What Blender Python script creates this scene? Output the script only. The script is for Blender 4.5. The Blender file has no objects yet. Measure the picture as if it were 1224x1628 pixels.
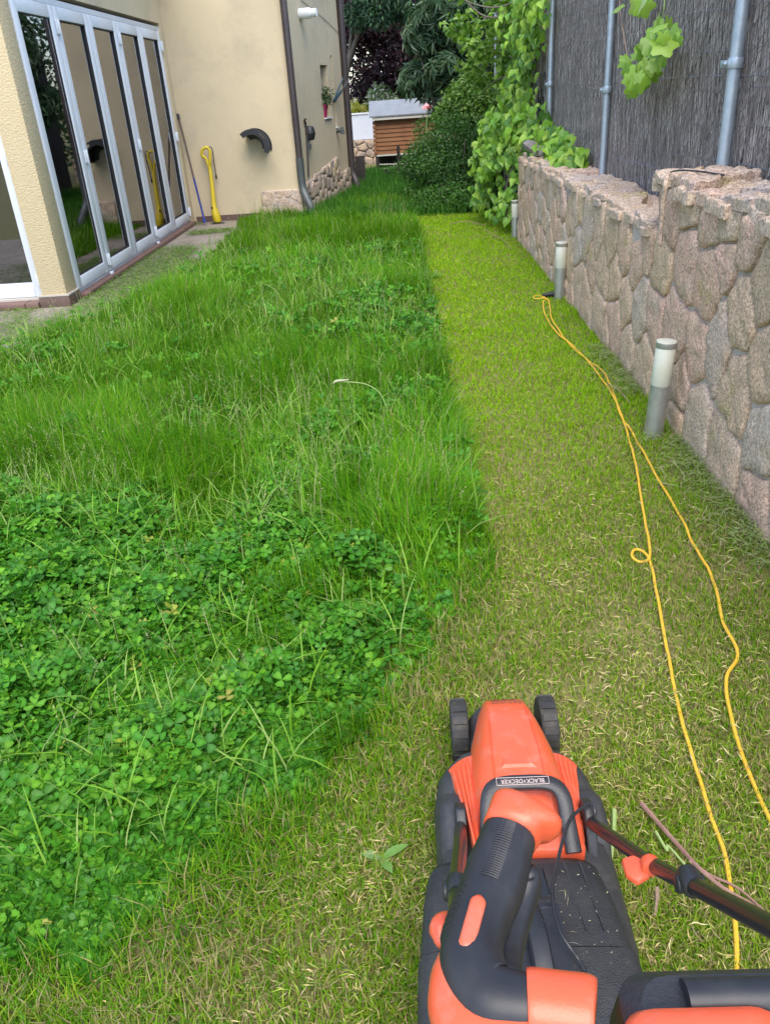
import bpy, bmesh, math, random
import numpy as np
from mathutils import Vector, Matrix, noise as mnoise

random.seed(7)
RNG = np.random.default_rng(11)
SC = bpy.context.scene
COL = SC.collection

# ------------------------------------------------------------------ camera, sky, sun, exposure
CAM_H = 1.55
CAMR = np.array([[0.9980065, -0.0495418, -0.0390975], [0.011315, -0.4690068, 0.8831221], [-0.0620885, -0.8818039, -0.4675113]])
FPX = 1265.0
cam = bpy.data.cameras.new('camera')
cam.sensor_fit = 'VERTICAL'
cam.sensor_height = 36.0
cam.lens = FPX / 1628 * 36
cam.clip_start = 0.02
cam.clip_end = 900
camo = bpy.data.objects.new('camera', cam)
COL.objects.link(camo)
_r, _u, _b = CAMR[:, 0], -CAMR[:, 1], -CAMR[:, 2]
camo.matrix_world = Matrix(((_r[0], _u[0], _b[0], 0), (_r[1], _u[1], _b[1], 0), (_r[2], _u[2], _b[2], CAM_H), (0, 0, 0, 1)))
SC.camera = camo

SUN_EL, SUN_AZ = 60.0, 172.0          # azimuth clockwise from +Y (up the garden); behind the camera, a little left
world = bpy.data.worlds.new('World')
SC.world = world
world.use_nodes = True
wn = world.node_tree
bg = wn.nodes['Background']
sky = wn.nodes.new('ShaderNodeTexSky')
sky.sky_type = 'NISHITA'
sky.sun_disc = False
sky.sun_elevation = math.radians(SUN_EL)
sky.sun_rotation = math.radians(SUN_AZ)
sky.air_density = 1.0
sky.dust_density = 1.2
sky.ozone_density = 1.0
wn.links.new(sky.outputs[0], bg.inputs[0])
bg.inputs[1].default_value = 0.15
sun = bpy.data.lights.new('sun', 'SUN')
sun.energy = 1.6
sun.angle = math.radians(50)
sun.color = (1.0, 0.93, 0.82)
suno = bpy.data.objects.new('sun', sun)
COL.objects.link(suno)
_az, _el = math.radians(SUN_AZ), math.radians(SUN_EL)
sdir = Vector((math.sin(_az) * math.cos(_el), math.cos(_az) * math.cos(_el), math.sin(_el)))
suno.rotation_euler = sdir.to_track_quat('Z', 'Y').to_euler()
SC.view_settings.view_transform = 'Standard'
SC.view_settings.look = 'None'
SC.view_settings.gamma = 1
SC.view_settings.use_curve_mapping = False
SC.view_settings.exposure = 1.50

# ------------------------------------------------------------------ helpers
def ray(px, py):
    return CAMR @ np.array([px - 612, py - 814, FPX])
def at_z(px, py, z=0.0):
    r = ray(px, py); return np.array([0, 0, CAM_H]) + r * ((z - CAM_H) / r[2])
def at_y(px, py, y):
    r = ray(px, py); return np.array([0, 0, CAM_H]) + r * (y / r[1])
def at_x(px, py, x):
    r = ray(px, py); return np.array([0, 0, CAM_H]) + r * (x / r[0])
def at_plane(px, py, p0, n):
    r = ray(px, py); o = np.array([0, 0, CAM_H])
    return o + r * (np.dot(np.array(p0) - o, n) / np.dot(r, n))
def at_d(px, py, d):
    r = ray(px, py); return np.array([0, 0, CAM_H]) + r / np.linalg.norm(r) * d

def tag(o, label=None, cat=None, group=None, kind=None):
    if label: o['label'] = label
    if cat: o['category'] = cat
    if group: o['group'] = group
    if kind: o['kind'] = kind
    elif cat: o['kind'] = 'thing'
    return o
def thing(name, label, cat, loc=(0, 0, 0), group=None):
    o = bpy.data.objects.new(name, None)
    o.empty_display_size = 0.1
    COL.objects.link(o)
    o.location = loc
    return tag(o, label, cat, group)
def link(name, me, m, parent=None, label=None, smooth=False, kind=None):
    o = bpy.data.objects.new(name, me)
    COL.objects.link(o)
    if m is not None and not me.materials:
        me.materials.append(m)
    if smooth:
        me.polygons.foreach_set('use_smooth', [True] * len(me.polygons))
    if parent is not None:
        o.parent = parent
        o.matrix_parent_inverse = world_of(parent).inverted()
    if label: o['label'] = label
    if kind: o['kind'] = kind
    return o
def world_of(o):
    m = o.matrix_basis.copy()
    p, c = o.parent, o
    while p is not None:
        m = p.matrix_basis @ c.matrix_parent_inverse @ m
        c, p = p, p.parent
    return m
def np_mesh(name, V, F, cols=None, smooth=False):
    """V (n,3) and F (m,k) with k constant, or list of polygons"""
    me = bpy.data.meshes.new(name)
    V = np.asarray(V, np.float32)
    F = np.asarray(F, np.int32)
    m, k = F.shape
    me.vertices.add(len(V)); me.vertices.foreach_set('co', V.ravel())
    me.loops.add(m * k); me.loops.foreach_set('vertex_index', F.ravel())
    me.polygons.add(m)
    me.polygons.foreach_set('loop_start', np.arange(m, dtype=np.int32) * k)
    me.polygons.foreach_set('use_smooth', np.full(m, smooth))
    me.update(calc_edges=True)
    if cols is not None:
        a = me.attributes.new('tint', 'FLOAT_COLOR', 'POINT')
        c = np.ones((len(V), 4), np.float32); c[:, :3] = cols
        a.data.foreach_set('color', c.ravel())
    return me
class MB:
    """collects simple shapes into ONE mesh"""
    def __init__(s):
        s.v, s.f = [], []
    def add(s, V, F):
        o = len(s.v); s.v += [tuple(map(float, p)) for p in V]; s.f += [tuple(i + o for i in f) for f in F]; return s
    def box(s, a, b):
        (x0, y0, z0), (x1, y1, z1) = a, b
        return s.add([(x0, y0, z0), (x1, y0, z0), (x1, y1, z0), (x0, y1, z0), (x0, y0, z1), (x1, y0, z1), (x1, y1, z1), (x0, y1, z1)],
                     [(3, 2, 1, 0), (4, 5, 6, 7), (0, 1, 5, 4), (1, 2, 6, 5), (2, 3, 7, 6), (3, 0, 4, 7)])
    def bar(s, p, q, w, h, up=(0, 0, 1)):
        p, q = Vector(p), Vector(q); d = (q - p).normalized(); u = Vector(up)
        sd = d.cross(u)
        if sd.length < 1e-4: sd = d.cross(Vector((1, 0, 0)))
        sd.normalize(); u = sd.cross(d)
        V = []
        for c in (p, q):
            for a, b in ((-1, -1), (1, -1), (1, 1), (-1, 1)): V.append(c + sd * a * w / 2 + u * b * h / 2)
        return s.add(V, [(3, 2, 1, 0), (4, 5, 6, 7), (0, 1, 5, 4), (1, 2, 6, 5), (2, 3, 7, 6), (3, 0, 4, 7)])
    def tube(s, pts, r, n=10, caps=True, flat=1.0, up=(0, 0, 1)):
        pts = [Vector(p) for p in pts]; N = len(pts)
        rs = r if hasattr(r, '__len__') else [r] * N
        V, F = [], []
        u = None
        for i, p in enumerate(pts):
            d = (pts[min(i + 1, N - 1)] - pts[max(i - 1, 0)]).normalized()
            if u is None:
                u = Vector(up) - d * d.dot(Vector(up))
                if u.length < 1e-3: u = Vector((1, 0, 0)) - d * d.x
            else:
                u = u - d * d.dot(u)
            u.normalize(); sd = d.cross(u)
            for k in range(n):
                a = 2 * math.pi * k / n
                V.append(p + (sd * math.cos(a) * 1.0 + u * math.sin(a) * flat) * rs[i])
        for i in range(N - 1):
            for k in range(n):
                F.append((i * n + k, i * n + (k + 1) % n, (i + 1) * n + (k + 1) % n, (i + 1) * n + k))
        if caps:
            F.append(tuple(range(n))[::-1]); F.append(tuple((N - 1) * n + k for k in range(n)))
        return s.add(V, F)
    def lathe(s, prof, c=(0, 0, 0), axis='z', n=20):
        V, F = [], []
        for (r, h) in prof:
            for k in range(n):
                a = 2 * math.pi * k / n
                if axis == 'z': V.append((c[0] + r * math.cos(a), c[1] + r * math.sin(a), c[2] + h))
                elif axis == 'x': V.append((c[0] + h, c[1] + r * math.cos(a), c[2] + r * math.sin(a)))
                else: V.append((c[0] + r * math.sin(a), c[1] + h, c[2] + r * math.cos(a)))
        for i in range(len(prof) - 1):
            for k in range(n): F.append((i * n + k, i * n + (k + 1) % n, (i + 1) * n + (k + 1) % n, (i + 1) * n + k))
        F.append(tuple(range(n))[::-1]); F.append(tuple((len(prof) - 1) * n + k for k in range(n)))
        return s.add(V, F)
    def loft(s, loops, caps=True):
        n = len(loops[0]); V = [p for l in loops for p in l]; F = []
        for i in range(len(loops) - 1):
            for k in range(n): F.append((i * n + k, i * n + (k + 1) % n, (i + 1) * n + (k + 1) % n, (i + 1) * n + k))
        if caps: F.append(tuple(range(n))[::-1]); F.append(tuple((len(loops) - 1) * n + k for k in range(n)))
        return s.add(V, F)
    def prism(s, poly, d):
        """poly: list of 3d points (planar), d: extrusion vector"""
        n = len(poly); d = Vector(d); V = [Vector(p) for p in poly] + [Vector(p) + d for p in poly]
        return s.add(V, [tuple(range(n))[::-1], tuple(range(n, 2 * n))] + [(k, (k + 1) % n, n + (k + 1) % n, n + k) for k in range(n)])
    def build(s, name, m, parent=None, smooth=False, bevel=0, seg=2, sub=0, label=None, kind=None, angle=None):
        me = bpy.data.meshes.new(name); me.from_pydata(s.v, [], s.f)
        bm = bmesh.new(); bm.from_mesh(me)
        bmesh.ops.remove_doubles(bm, verts=bm.verts, dist=1e-5)
        bmesh.ops.recalc_face_normals(bm, faces=bm.faces)
        if bevel:
            ed = [e for e in bm.edges if len(e.link_faces) == 2 and e.calc_face_angle(0) > 0.5]
            bmesh.ops.bevel(bm, geom=ed, offset=bevel, segments=seg, affect='EDGES', profile=0.5, clamp_overlap=True)
        bm.to_mesh(me); bm.free()
        o = link(name, me, m, parent, label, kind=kind)
        if smooth or bevel:
            me.polygons.foreach_set('use_smooth', [True] * len(me.polygons))
            if smooth != 'all': me.set_sharp_from_angle(angle=angle or 0.7)
        if sub:
            md = o.modifiers.new('sub', 'SUBSURF'); md.levels = sub; md.render_levels = sub
        return o
def smooth_path(pts, k=6):
    """Catmull-Rom through the points"""
    P = [np.array(p, float) for p in pts]; P = [2 * P[0] - P[1]] + P + [2 * P[-1] - P[-2]]; out = []
    for i in range(1, len(P) - 2):
        for t in np.linspace(0, 1, k, endpoint=False):
            a, b, c, d = P[i - 1:i + 3]
            out.append(0.5 * (2 * b + (c - a) * t + (2 * a - 5 * b + 4 * c - d) * t * t + (3 * b - a - 3 * c + d) * t ** 3))
    out.append(P[-2]); return out
def copy_tree(o, parent=None):
    c = o.copy(); COL.objects.link(c)
    if parent is not None: c.parent = parent
    for ch in list(o.children): copy_tree(ch, c)
    return c

def vnoise(x, y, scale, seed):
    r = np.random.default_rng(seed); G = r.random((64, 64))
    u, v = x / scale + 1000, y / scale + 1000
    i, j = np.floor(u).astype(int), np.floor(v).astype(int); fu, fv = u - i, v - j
    fu, fv = fu * fu * (3 - 2 * fu), fv * fv * (3 - 2 * fv)
    g = lambda a, b: G[a % 64, b % 64]
    return (g(i, j) * (1 - fu) + g(i + 1, j) * fu) * (1 - fv) + (g(i, j + 1) * (1 - fu) + g(i + 1, j + 1) * fu) * fv
def sstep(a, b, x):
    t = np.clip((x - a) / (b - a), 0, 1); return t * t * (3 - 2 * t)

# ------------------------------------------------------------------ materials
def mat(name, base=(.5, .5, .5), rough=.6, metal=0, var=0.0, scale=20, bump=0.0, bscale=60, base2=None, spec=.5, dirt=None, dscale=3, coat=0):
    m = bpy.data.materials.new(name); m.use_nodes = True
    nt = m.node_tree; p = nt.nodes['Principled BSDF']
    p.inputs['Roughness'].default_value = rough; p.inputs['Metallic'].default_value = metal
    p.inputs['Specular IOR Level'].default_value = spec
    p.inputs['Coat Weight'].default_value = coat
    tc = nt.nodes.new('ShaderNodeTexCoord')
    b2 = base2 or tuple(min(1, c * (1 + var)) for c in base)
    b1 = base if base2 else tuple(c * (1 - var) for c in base)
    n = nt.nodes.new('ShaderNodeTexNoise'); n.inputs['Scale'].default_value = scale; n.inputs['Detail'].default_value = 6
    n.inputs['Roughness'].default_value = .65
    nt.links.new(tc.outputs['Object'], n.inputs['Vector'])
    rp = nt.nodes.new('ShaderNodeValToRGB'); e = rp.color_ramp.elements
    e[0].position, e[1].position = .3, .7
    e[0].color, e[1].color = (*b1, 1), (*b2, 1)
    nt.links.new(n.outputs[0], rp.inputs[0]); out = rp.outputs[0]
    if dirt:
        n2 = nt.nodes.new('ShaderNodeTexNoise'); n2.inputs['Scale'].default_value = dscale; n2.inputs['Detail'].default_value = 8
        n2.inputs['Roughness'].default_value = .7
        nt.links.new(tc.outputs['Object'], n2.inputs['Vector'])
        r2 = nt.nodes.new('ShaderNodeValToRGB'); r2.color_ramp.elements[0].position, r2.color_ramp.elements[1].position = .5, .75
        nt.links.new(n2.outputs[0], r2.inputs[0])
        mx = nt.nodes.new('ShaderNodeMix'); mx.data_type = 'RGBA'
        nt.links.new(r2.outputs[0], mx.inputs[0]); nt.links.new(out, mx.inputs[6]); mx.inputs[7].default_value = (*dirt, 1); out = mx.outputs[2]
    nt.links.new(out, p.inputs['Base Color'])
    if bump:
        n3 = nt.nodes.new('ShaderNodeTexNoise'); n3.inputs['Scale'].default_value = bscale; n3.inputs['Detail'].default_value = 5
        nt.links.new(tc.outputs['Object'], n3.inputs['Vector'])
        bp = nt.nodes.new('ShaderNodeBump'); bp.inputs['Strength'].default_value = bump; bp.inputs['Distance'].default_value = .01
        nt.links.new(n3.outputs[0], bp.inputs['Height']); nt.links.new(bp.outputs[0], p.inputs['Normal'])
    return m
def leaf_mat(name, trans=.35, rough=.45, spec=.4, fixed=None):
    m = bpy.data.materials.new(name); m.use_nodes = True
    nt = m.node_tree; p = nt.nodes['Principled BSDF']; out = nt.nodes['Material Output']
    p.inputs['Roughness'].default_value = rough; p.inputs['Specular IOR Level'].default_value = spec
    if fixed is None:
        a = nt.nodes.new('ShaderNodeAttribute'); a.attribute_name = 'tint'; c = a.outputs['Color']
    else:
        oi = nt.nodes.new('ShaderNodeObjectInfo'); rp = nt.nodes.new('ShaderNodeValToRGB')
        rp.color_ramp.elements[0].color = (*fixed[0], 1); rp.color_ramp.elements[1].color = (*fixed[1], 1)
        nt.links.new(oi.outputs['Random'], rp.inputs[0]); c = rp.outputs[0]
    nt.links.new(c, p.inputs['Base Color'])
    t = nt.nodes.new('ShaderNodeBsdfTranslucent')
    mm = nt.nodes.new('ShaderNodeMix'); mm.data_type = 'RGBA'; mm.blend_type = 'MULTIPLY'; mm.inputs[0].default_value = 1
    nt.links.new(c, mm.inputs[6]); mm.inputs[7].default_value = (1.3, 1.5, .6, 1); nt.links.new(mm.outputs[2], t.inputs[0])
    mx = nt.nodes.new('ShaderNodeMixShader'); mx.inputs[0].default_value = trans
    nt.links.new(p.outputs[0], mx.inputs[1]); nt.links.new(t.outputs[0], mx.inputs[2]); nt.links.new(mx.outputs[0], out.inputs[0])
    return m
def stone_mat(name, ramp, grain=90, lichen=(.42, .36, .14)):
    """granite: each stone its own tone, speckled grain, mineral blotches, lichen"""
    m = bpy.data.materials.new(name); m.use_nodes = True
    nt = m.node_tree; p = nt.nodes['Principled BSDF']; p.inputs['Roughness'].default_value = .9; p.inputs['Specular IOR Level'].default_value = .25
    L = nt.links.new
    tc = nt.nodes.new('ShaderNodeTexCoord'); oi = nt.nodes.new('ShaderNodeObjectInfo')
    rp = nt.nodes.new('ShaderNodeValToRGB'); cr = rp.color_ramp
    while len(cr.elements) < len(ramp): cr.elements.new(.5)
    for i, c in enumerate(ramp): cr.elements[i].position = i / (len(ramp) - 1); cr.elements[i].color = (*c, 1)
    L(oi.outputs['Random'], rp.inputs[0])
    def nz(scale, det, rgh, lo, hi):
        n = nt.nodes.new('ShaderNodeTexNoise'); n.inputs['Scale'].default_value = scale; n.inputs['Detail'].default_value = det; n.inputs['Roughness'].default_value = rgh
        L(tc.outputs['Object'], n.inputs['Vector'])
        mr = nt.nodes.new('ShaderNodeMapRange'); mr.inputs[1].default_value = lo; mr.inputs[2].default_value = hi
        L(n.outputs[0], mr.inputs[0]); return mr.outputs[0], n.outputs[0]
    def mix(f, a, b, mode='MIX'):
        x = nt.nodes.new('ShaderNodeMix'); x.data_type = 'RGBA'; x.blend_type = mode
        for s, v in ((0, f), (6, a), (7, b)):
            if isinstance(v, (tuple, float, int)): x.inputs[s].default_value = (*v, 1) if isinstance(v, tuple) else v
            else: L(v, x.inputs[s])
        return x.outputs[2]
    f1, _ = nz(7, 5, .6, .35, .7)
    c = mix(f1, rp.outputs[0], (.50, .38, .27))
    f2, _ = nz(2.3, 4, .6, .60, .82)
    c = mix(f2, c, (.48, .43, .38))
    f3, _ = nz(3.1, 6, .7, .60, .74)
    c = mix(f3, c, lichen)
    g, graw = nz(grain, 3, .6, .38, .62)
    c = mix(.55, c, mix(g, (.60, .54, .50), (1.75, 1.64, 1.56)), 'MULTIPLY')
    s2, _ = nz(grain * 2.1, 2, .5, .60, .66)
    c = mix(s2, c, (.10, .09, .085))
    L(c, p.inputs['Base Color'])
    n3 = nt.nodes.new('ShaderNodeTexNoise'); n3.inputs['Scale'].default_value = 38; n3.inputs['Detail'].default_value = 8; n3.inputs['Roughness'].default_value = .7
    L(tc.outputs['Object'], n3.inputs['Vector'])
    bp = nt.nodes.new('ShaderNodeBump'); bp.inputs['Strength'].default_value = .9; bp.inputs['Distance'].default_value = .012
    L(n3.outputs[0], bp.inputs['Height']); L(bp.outputs[0], p.inputs['Normal'])
    return m
M = {}
M['soil'] = mat('soil', (.11, .10, .03), .95, base2=(.20, .18, .06), scale=9, bump=.6, bscale=80)
M['path'] = mat('path_concrete', (.20, .165, .135), .9, base2=(.29, .25, .21), scale=5, bump=.4, bscale=120, dirt=(.12, .105, .07), dscale=2.2)
M['render'] = mat('cream_render', (.52, .43, .29), .92, base2=(.57, .475, .325), scale=1.6, bump=.25, bscale=90, dirt=(.41, .345, .25), dscale=1.3, spec=.2)
M['stucco'] = mat('rough_stucco', (.53, .42, .25), .95, base2=(.59, .48, .31), scale=30, bump=1.0, bscale=75, spec=.2)
M['upvc'] = mat('white_frame', (.62, .65, .70), .35, var=.03, scale=3)
M['hinge'] = mat('hinge_white', (.60, .63, .68), .3, var=.03)
M['gasket'] = mat('gasket', (.02, .02, .022), .6)
M['tile'] = mat('brown_tile', (.10, .062, .05), .55, base2=(.14, .085, .068), scale=8, bump=.1)
M['terracotta'] = mat('terracotta_tile', (.12, .068, .055), .6, base2=(.165, .095, .075), scale=8, bump=.15)
M['grout'] = mat('grout', (.42, .38, .33), .9)
M['pipe'] = mat('brown_pipe', (.045, .034, .036), .4, base2=(.06, .046, .046), scale=4)
M['greypipe'] = mat('grey_pipe', (.07, .08, .08), .45, var=.15, scale=6)
M['white'] = mat('white_plastic', (.75, .76, .77), .4, var=.03)
M['interior'] = mat('interior_wall', (.30, .29, .28), .9, var=.05)
M['wood_floor'] = mat('wood_floor', (.10, .045, .025), .35, base2=(.16, .075, .04), scale=6)
M['black'] = mat('black_plastic', (.018, .018, .02), .42, base2=(.026, .026, .028), scale=40, bump=.15, bscale=300)
M['deck'] = mat('dusty_black_plastic', (.030, .030, .033), .5, base2=(.045, .045, .047), scale=25, bump=.25, bscale=350, dirt=(.085, .08, .075), dscale=18)
M['box'] = mat('grass_box_plastic', (.024, .024, .025), .55, base2=(.036, .036, .036), scale=30, bump=.5, bscale=420, dirt=(.05, .048, .045), dscale=26)
M['rubber'] = mat('soft_grip', (.017, .017, .020), .46, base2=(.022, .022, .025), scale=40, spec=.45, bump=.03, bscale=700, dirt=(.034, .033, .034), dscale=30)
M['orange'] = mat('orange_plastic', (.70, .095, .035), .36, base2=(.73, .11, .045), scale=6, spec=.5, bump=.05, bscale=400, dirt=(.56, .17, .11), dscale=22)
M['gloss'] = mat('black_gloss_tube', (.018, .016, .016), .26, var=.1)
M['tyre'] = mat('tyre', (.02, .02, .02), .65, base2=(.032, .03, .028), scale=30, dirt=(.06, .055, .03), dscale=30)
M['yellow'] = mat('yellow_cord', (.66, .37, .022), .5, base2=(.72, .44, .04), scale=30)
M['trimmer'] = mat('yellow_plastic', (.56, .42, .018), .4, var=.03)
M['steel'] = mat('brushed_steel', (.44, .44, .43), .42, metal=.75, base2=(.54, .54, .52), scale=14, dirt=(.22, .21, .18), dscale=9)
M['diffuser'] = mat('diffuser', (.52, .52, .42), .45, base2=(.58, .57, .48), scale=9, dirt=(.52, .50, .36), dscale=7)
M['galv'] = mat('galvanised', (.34, .40, .47), .45, metal=.55, base2=(.46, .52, .58), scale=25, bump=.1, bscale=100)
M['wire'] = mat('wire', (.26, .27, .29), .5, metal=.7)
M['mortar'] = mat('mortar', (.44, .36, .31), .95, base2=(.56, .47, .41), scale=9, bump=.8, bscale=60, dirt=(.12, .10, .085), dscale=5)
M['stone'] = stone_mat('granite', [(.58, .42, .28), (.62, .44, .31), (.52, .44, .37), (.60, .38, .29), (.60, .45, .27), (.64, .40, .32), (.54, .47, .41), (.58, .40, .27)])
M['cap'] = stone_mat('capstone', [(.46, .38, .31), (.53, .42, .34), (.40, .35, .33), (.52, .38, .31)], grain=70)
M['darkstone'] = stone_mat('rubble', [(.24, .21, .19), (.32, .28, .25), (.22, .20, .19), (.30, .25, .22)], grain=60)
M['backing'] = mat('fence_backing', (.035, .030, .028), .95)
M['slate'] = mat('slate', (.16, .15, .15), .8, base2=(.26, .23, .21), scale=12, bump=.5, bscale=40)
M['grass'] = leaf_mat('grass_blade', .34, .55, .12)
M['clover'] = leaf_mat('clover_leaf', .30, .45, .2)
M['straw'] = leaf_mat('straw', .1, .7, .2)
M['leaf'] = leaf_mat('foliage', .3, .42, .45)
M['dullleaf'] = leaf_mat('foliage_dull', .15, .55, .3)
M['bark'] = mat('bark', (.10, .08, .065), .9, base2=(.19, .16, .13), scale=14, bump=.6, bscale=40)
M['shedwood'] = mat('shed_wood', (.19, .075, .027), .7, base2=(.27, .115, .042), scale=7)
M['shedroof'] = mat('roof_felt', (.17, .19, .22), .8, base2=(.22, .24, .27), scale=5)
M['darkwood'] = mat('dark_wood', (.026, .022, .02), .85, base2=(.045, .037, .032), scale=9, bump=.3)
M['fascia'] = mat('weathered_white', (.55, .52, .47), .7, var=.1)
M['whitefence'] = mat('white_panel', (.66, .69, .76), .5, var=.03)
M['magenta'] = mat('magenta_pot', (.40, .02, .10), .4)
M['pink'] = mat('rose_petal', (.72, .30, .30), .6, var=.15, scale=30)
M['blue'] = mat('blue_handle', (.02, .03, .22), .4)
M['handlewood'] = mat('brown_handle', (.10, .065, .05), .5)
M['teal'] = mat('teal_pole', (.03, .07, .09), .4)
M['print'] = mat('pale_print', (.55, .42, .38), .6)
M['darkprint'] = mat('dark_print', (.10, .015, .008), .6)
M['twig'] = mat('pink_twig', (.22, .11, .09), .7, base2=(.30, .18, .14), scale=30)
M['twiggreen'] = mat('green_stem', (.25, .36, .10), .6, base2=(.32, .42, .16), scale=30)
M['twigbrown'] = mat('brown_twig', (.22, .14, .10), .8, base2=(.34, .24, .18), scale=30)
M['seed'] = mat('seed_head', (.36, .36, .22), .8, var=.1)
M['roofflat'] = mat('roof_gravel', (.3, .28, .26), .9)
g = bpy.data.materials.new('window_glass'); g.use_nodes = True
nt = g.node_tree; nt.nodes.remove(nt.nodes['Principled BSDF'])
tr = nt.nodes.new('ShaderNodeBsdfTransparent'); tr.inputs[0].default_value = (.80, .84, .82, 1)
gl = nt.nodes.new('ShaderNodeBsdfGlossy'); gl.inputs['Roughness'].default_value = .015; gl.inputs[0].default_value = (.95, .96, 1, 1)
fr = nt.nodes.new('ShaderNodeFresnel'); fr.inputs[0].default_value = 2.9
mx = nt.nodes.new('ShaderNodeMixShader')
nt.links.new(fr.outputs[0], mx.inputs[0]); nt.links.new(tr.outputs[0], mx.inputs[1]); nt.links.new(gl.outputs[0], mx.inputs[2])
nt.links.new(mx.outputs[0], nt.nodes['Material Output'].inputs[0])
M['glass'] = g

# ------------------------------------------------------------------ ground
def sheet(name, pts, z, m, kind='structure'):
    me = bpy.data.meshes.new(name); me.from_pydata([(x, y, z) for x, y in pts], [], [tuple(range(len(pts)))])
    o = link(name, me, m); o['kind'] = kind; return o
sheet('ground', [(-300, -300), (300, -300), (300, 300), (-300, 300)], 0.0, M['soil'])
# lawn/path boundary (x as a function of y)
EDGE = np.array([(-4.1, 4.0), (-3.40, 5.0), (-2.97, 5.75), (-2.72, 6.45), (-2.44, 7.25), (-2.24, 8.6), (-2.20, 10.0), (-2.20, 11.2), (-2.36, 12.28)])
def edge_x(y): return np.interp(y, EDGE[:, 1], EDGE[:, 0])
sheet('path', [(-9, 3.0), (-4.9, 3.0)] + [(x + .03, y) for x, y in EDGE] + [(-3.03, 12.28), (-3.03, 7.2), (-3.3, 7.2), (-9, 7.3)], 0.004, M['path'])

# ------------------------------------------------------------------ house
C1 = np.array([-1.425, 12.30]); C2 = np.array([-0.872, 15.2])
SD = (C2 - C1) / np.linalg.norm(C2 - C1); SN = np.array([SD[1], -SD[0], 0.0])          # outward normal of the side wall
C1v = np.array([*C1, 0.0])
def on_side(px, py): return at_plane(px, py, C1v, SN)
def side_pt(t, z, out=0.0): return C1v + np.array([*SD, 0]) * t + np.array([0, 0, z]) + SN * out
house = thing('house', 'cream rendered house with white folding glass doors opening on the lawn', 'house', (-3, 12, 0))
DX = -3.05                                # plane of the folding doors
FZ = 0.06
b = MB(); b.box((-8.0, 12.3, 0), (C1[0], 12.6, 3.6)); b.build('back_wall', M['render'], house)
# side wall with two window recesses
w1a, w1b = on_side(508.5, 103), on_side(522.5, 189)
w2a, w2b = on_side(524.5, 87), on_side(530.5, 200)
def side_t(P): return float(np.dot(P[:2] - C1, SD))
t1, t2 = side_t(w1a), side_t(on_side(521.5, 120))
t3, t4 = side_t(w2a), side_t(on_side(530.0, 120))
z1b, z1t = float(on_side(515, 190)[2]), float(on_side(508.5, 103)[2])
z2b, z2t = float(on_side(529, 205)[2]), float(on_side(524.5, 88)[2])
SL = np.linalg.norm(C2 - C1)
b = MB()
def side_block(ta, tb, za, zb, deep=.30, out=0.0):
    b.prism([side_pt(ta, za, out), side_pt(tb, za, out), side_pt(tb, zb, out), side_pt(ta, zb, out)], -SN * deep)
side_block(0.0, t1, 0, 3.6); side_block(t1, t2, 0, z1b); side_block(t1, t2, z1t, 3.6)
side_block(t2, t3, 0, 3.6); side_block(t3, t4, 0, z2b); side_block(t3, t4, z2t, 3.6); side_block(t4, SL, 0, 3.6)
sidewall = b.build('side_wall', M['render'], house)
for (ta, tb, za, zb) in ((t1, t2, z1b, z1t), (t3, t4, z2b, z2t)):
    b = MB()
    fw = .05
    for q in ((ta, ta + fw, za, zb), (tb - fw, tb, za, zb), (ta + fw, tb - fw, za, za + fw), (ta + fw, tb - fw, zb - fw, zb)):
        b.prism([side_pt(q[0], q[2], -.2), side_pt(q[1], q[2], -.2), side_pt(q[1], q[3], -.2), side_pt(q[0], q[3], -.2)], -SN * .05)
    w = b.build('window', M['fascia'], house)
    b = MB(); b.prism([side_pt(ta + fw, za + fw, -.22), side_pt(tb - fw, za + fw, -.22), side_pt(tb - fw, zb - fw, -.22), side_pt(ta + fw, zb - fw, -.22)], -SN * .01)
    b.build('pane', M['glass'], w)
    b = MB(); b.prism([side_pt(ta + .003, za + .002, .025), side_pt(tb - .003, za + .002, .025), side_pt(tb - .003, za + .02, .025), side_pt(ta + .003, za + .02, .025)], -SN * .225)
    b.build('sill', M['white'], w)
# rest of the shell
b = MB(); b.prism([side_pt(SL, 0), side_pt(SL, 3.6), side_pt(SL, 3.6) + np.array([-7, 1.3, 0]), side_pt(SL, 0) + np.array([-7, 1.3, 0])], (-.05, .3, 0)); b.build('rear_wall', M['render'], house)
b = MB(); b.prism([(-8.2, 7.0, 3.6), (-2.75, 7.0, 3.6), (-2.75, 12.1, 3.6), (C1[0] + .3, 12.1, 3.6), (C2[0] + .3, C2[1] + .2, 3.6), (-8.2, 16.6, 3.6)], (0, 0, .22)); b.build('roof', M['roofflat'], house)
# annex: pillar, lintel over the doors, return pier, interior
b = MB(); b.prism([(-3.262, 7.2, 0.10), (-3.03, 7.2, 0.10), (-3.03, 7.46, 0.10), (-3.262, 7.46, 0.10)], (0, 0, 3.5)); b.build('pillar', M['stucco'], house, bevel=.012)
b = MB(); b.box((-3.30, 7.46, 2.50), (-3.03, 12.3, 3.6)); b.box((-3.3, 12.13, 0), (-3.03, 12.3, 2.5)); b.build('lintel_wall', M['render'], house)
b = MB(); b.box((-8, 7.2, 2.46), (-3.262, 7.46, 3.6)); b.build('front_lintel', M['stucco'], house)
b = MB(); b.box((-3.29, 7.185, 0.0), (-3.012, 7.46, 0.10)); b.build('skirting_tile', M['tile'], house, bevel=.004)
b = MB(); b.box((-3.295, 7.182, 0.10), (-3.008, 7.46, 0.112)); b.build('skirting_joint', M['grout'], house)
k = -3.0
while k < C1[0] - .65:
    b = MB(); b.box((k + .004, 12.285, 0.0), (min(k + .33, C1[0] - .6) - .004, 12.3, .085)); b.build('skirting_tile', M['tile'], house); k += .33
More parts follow.
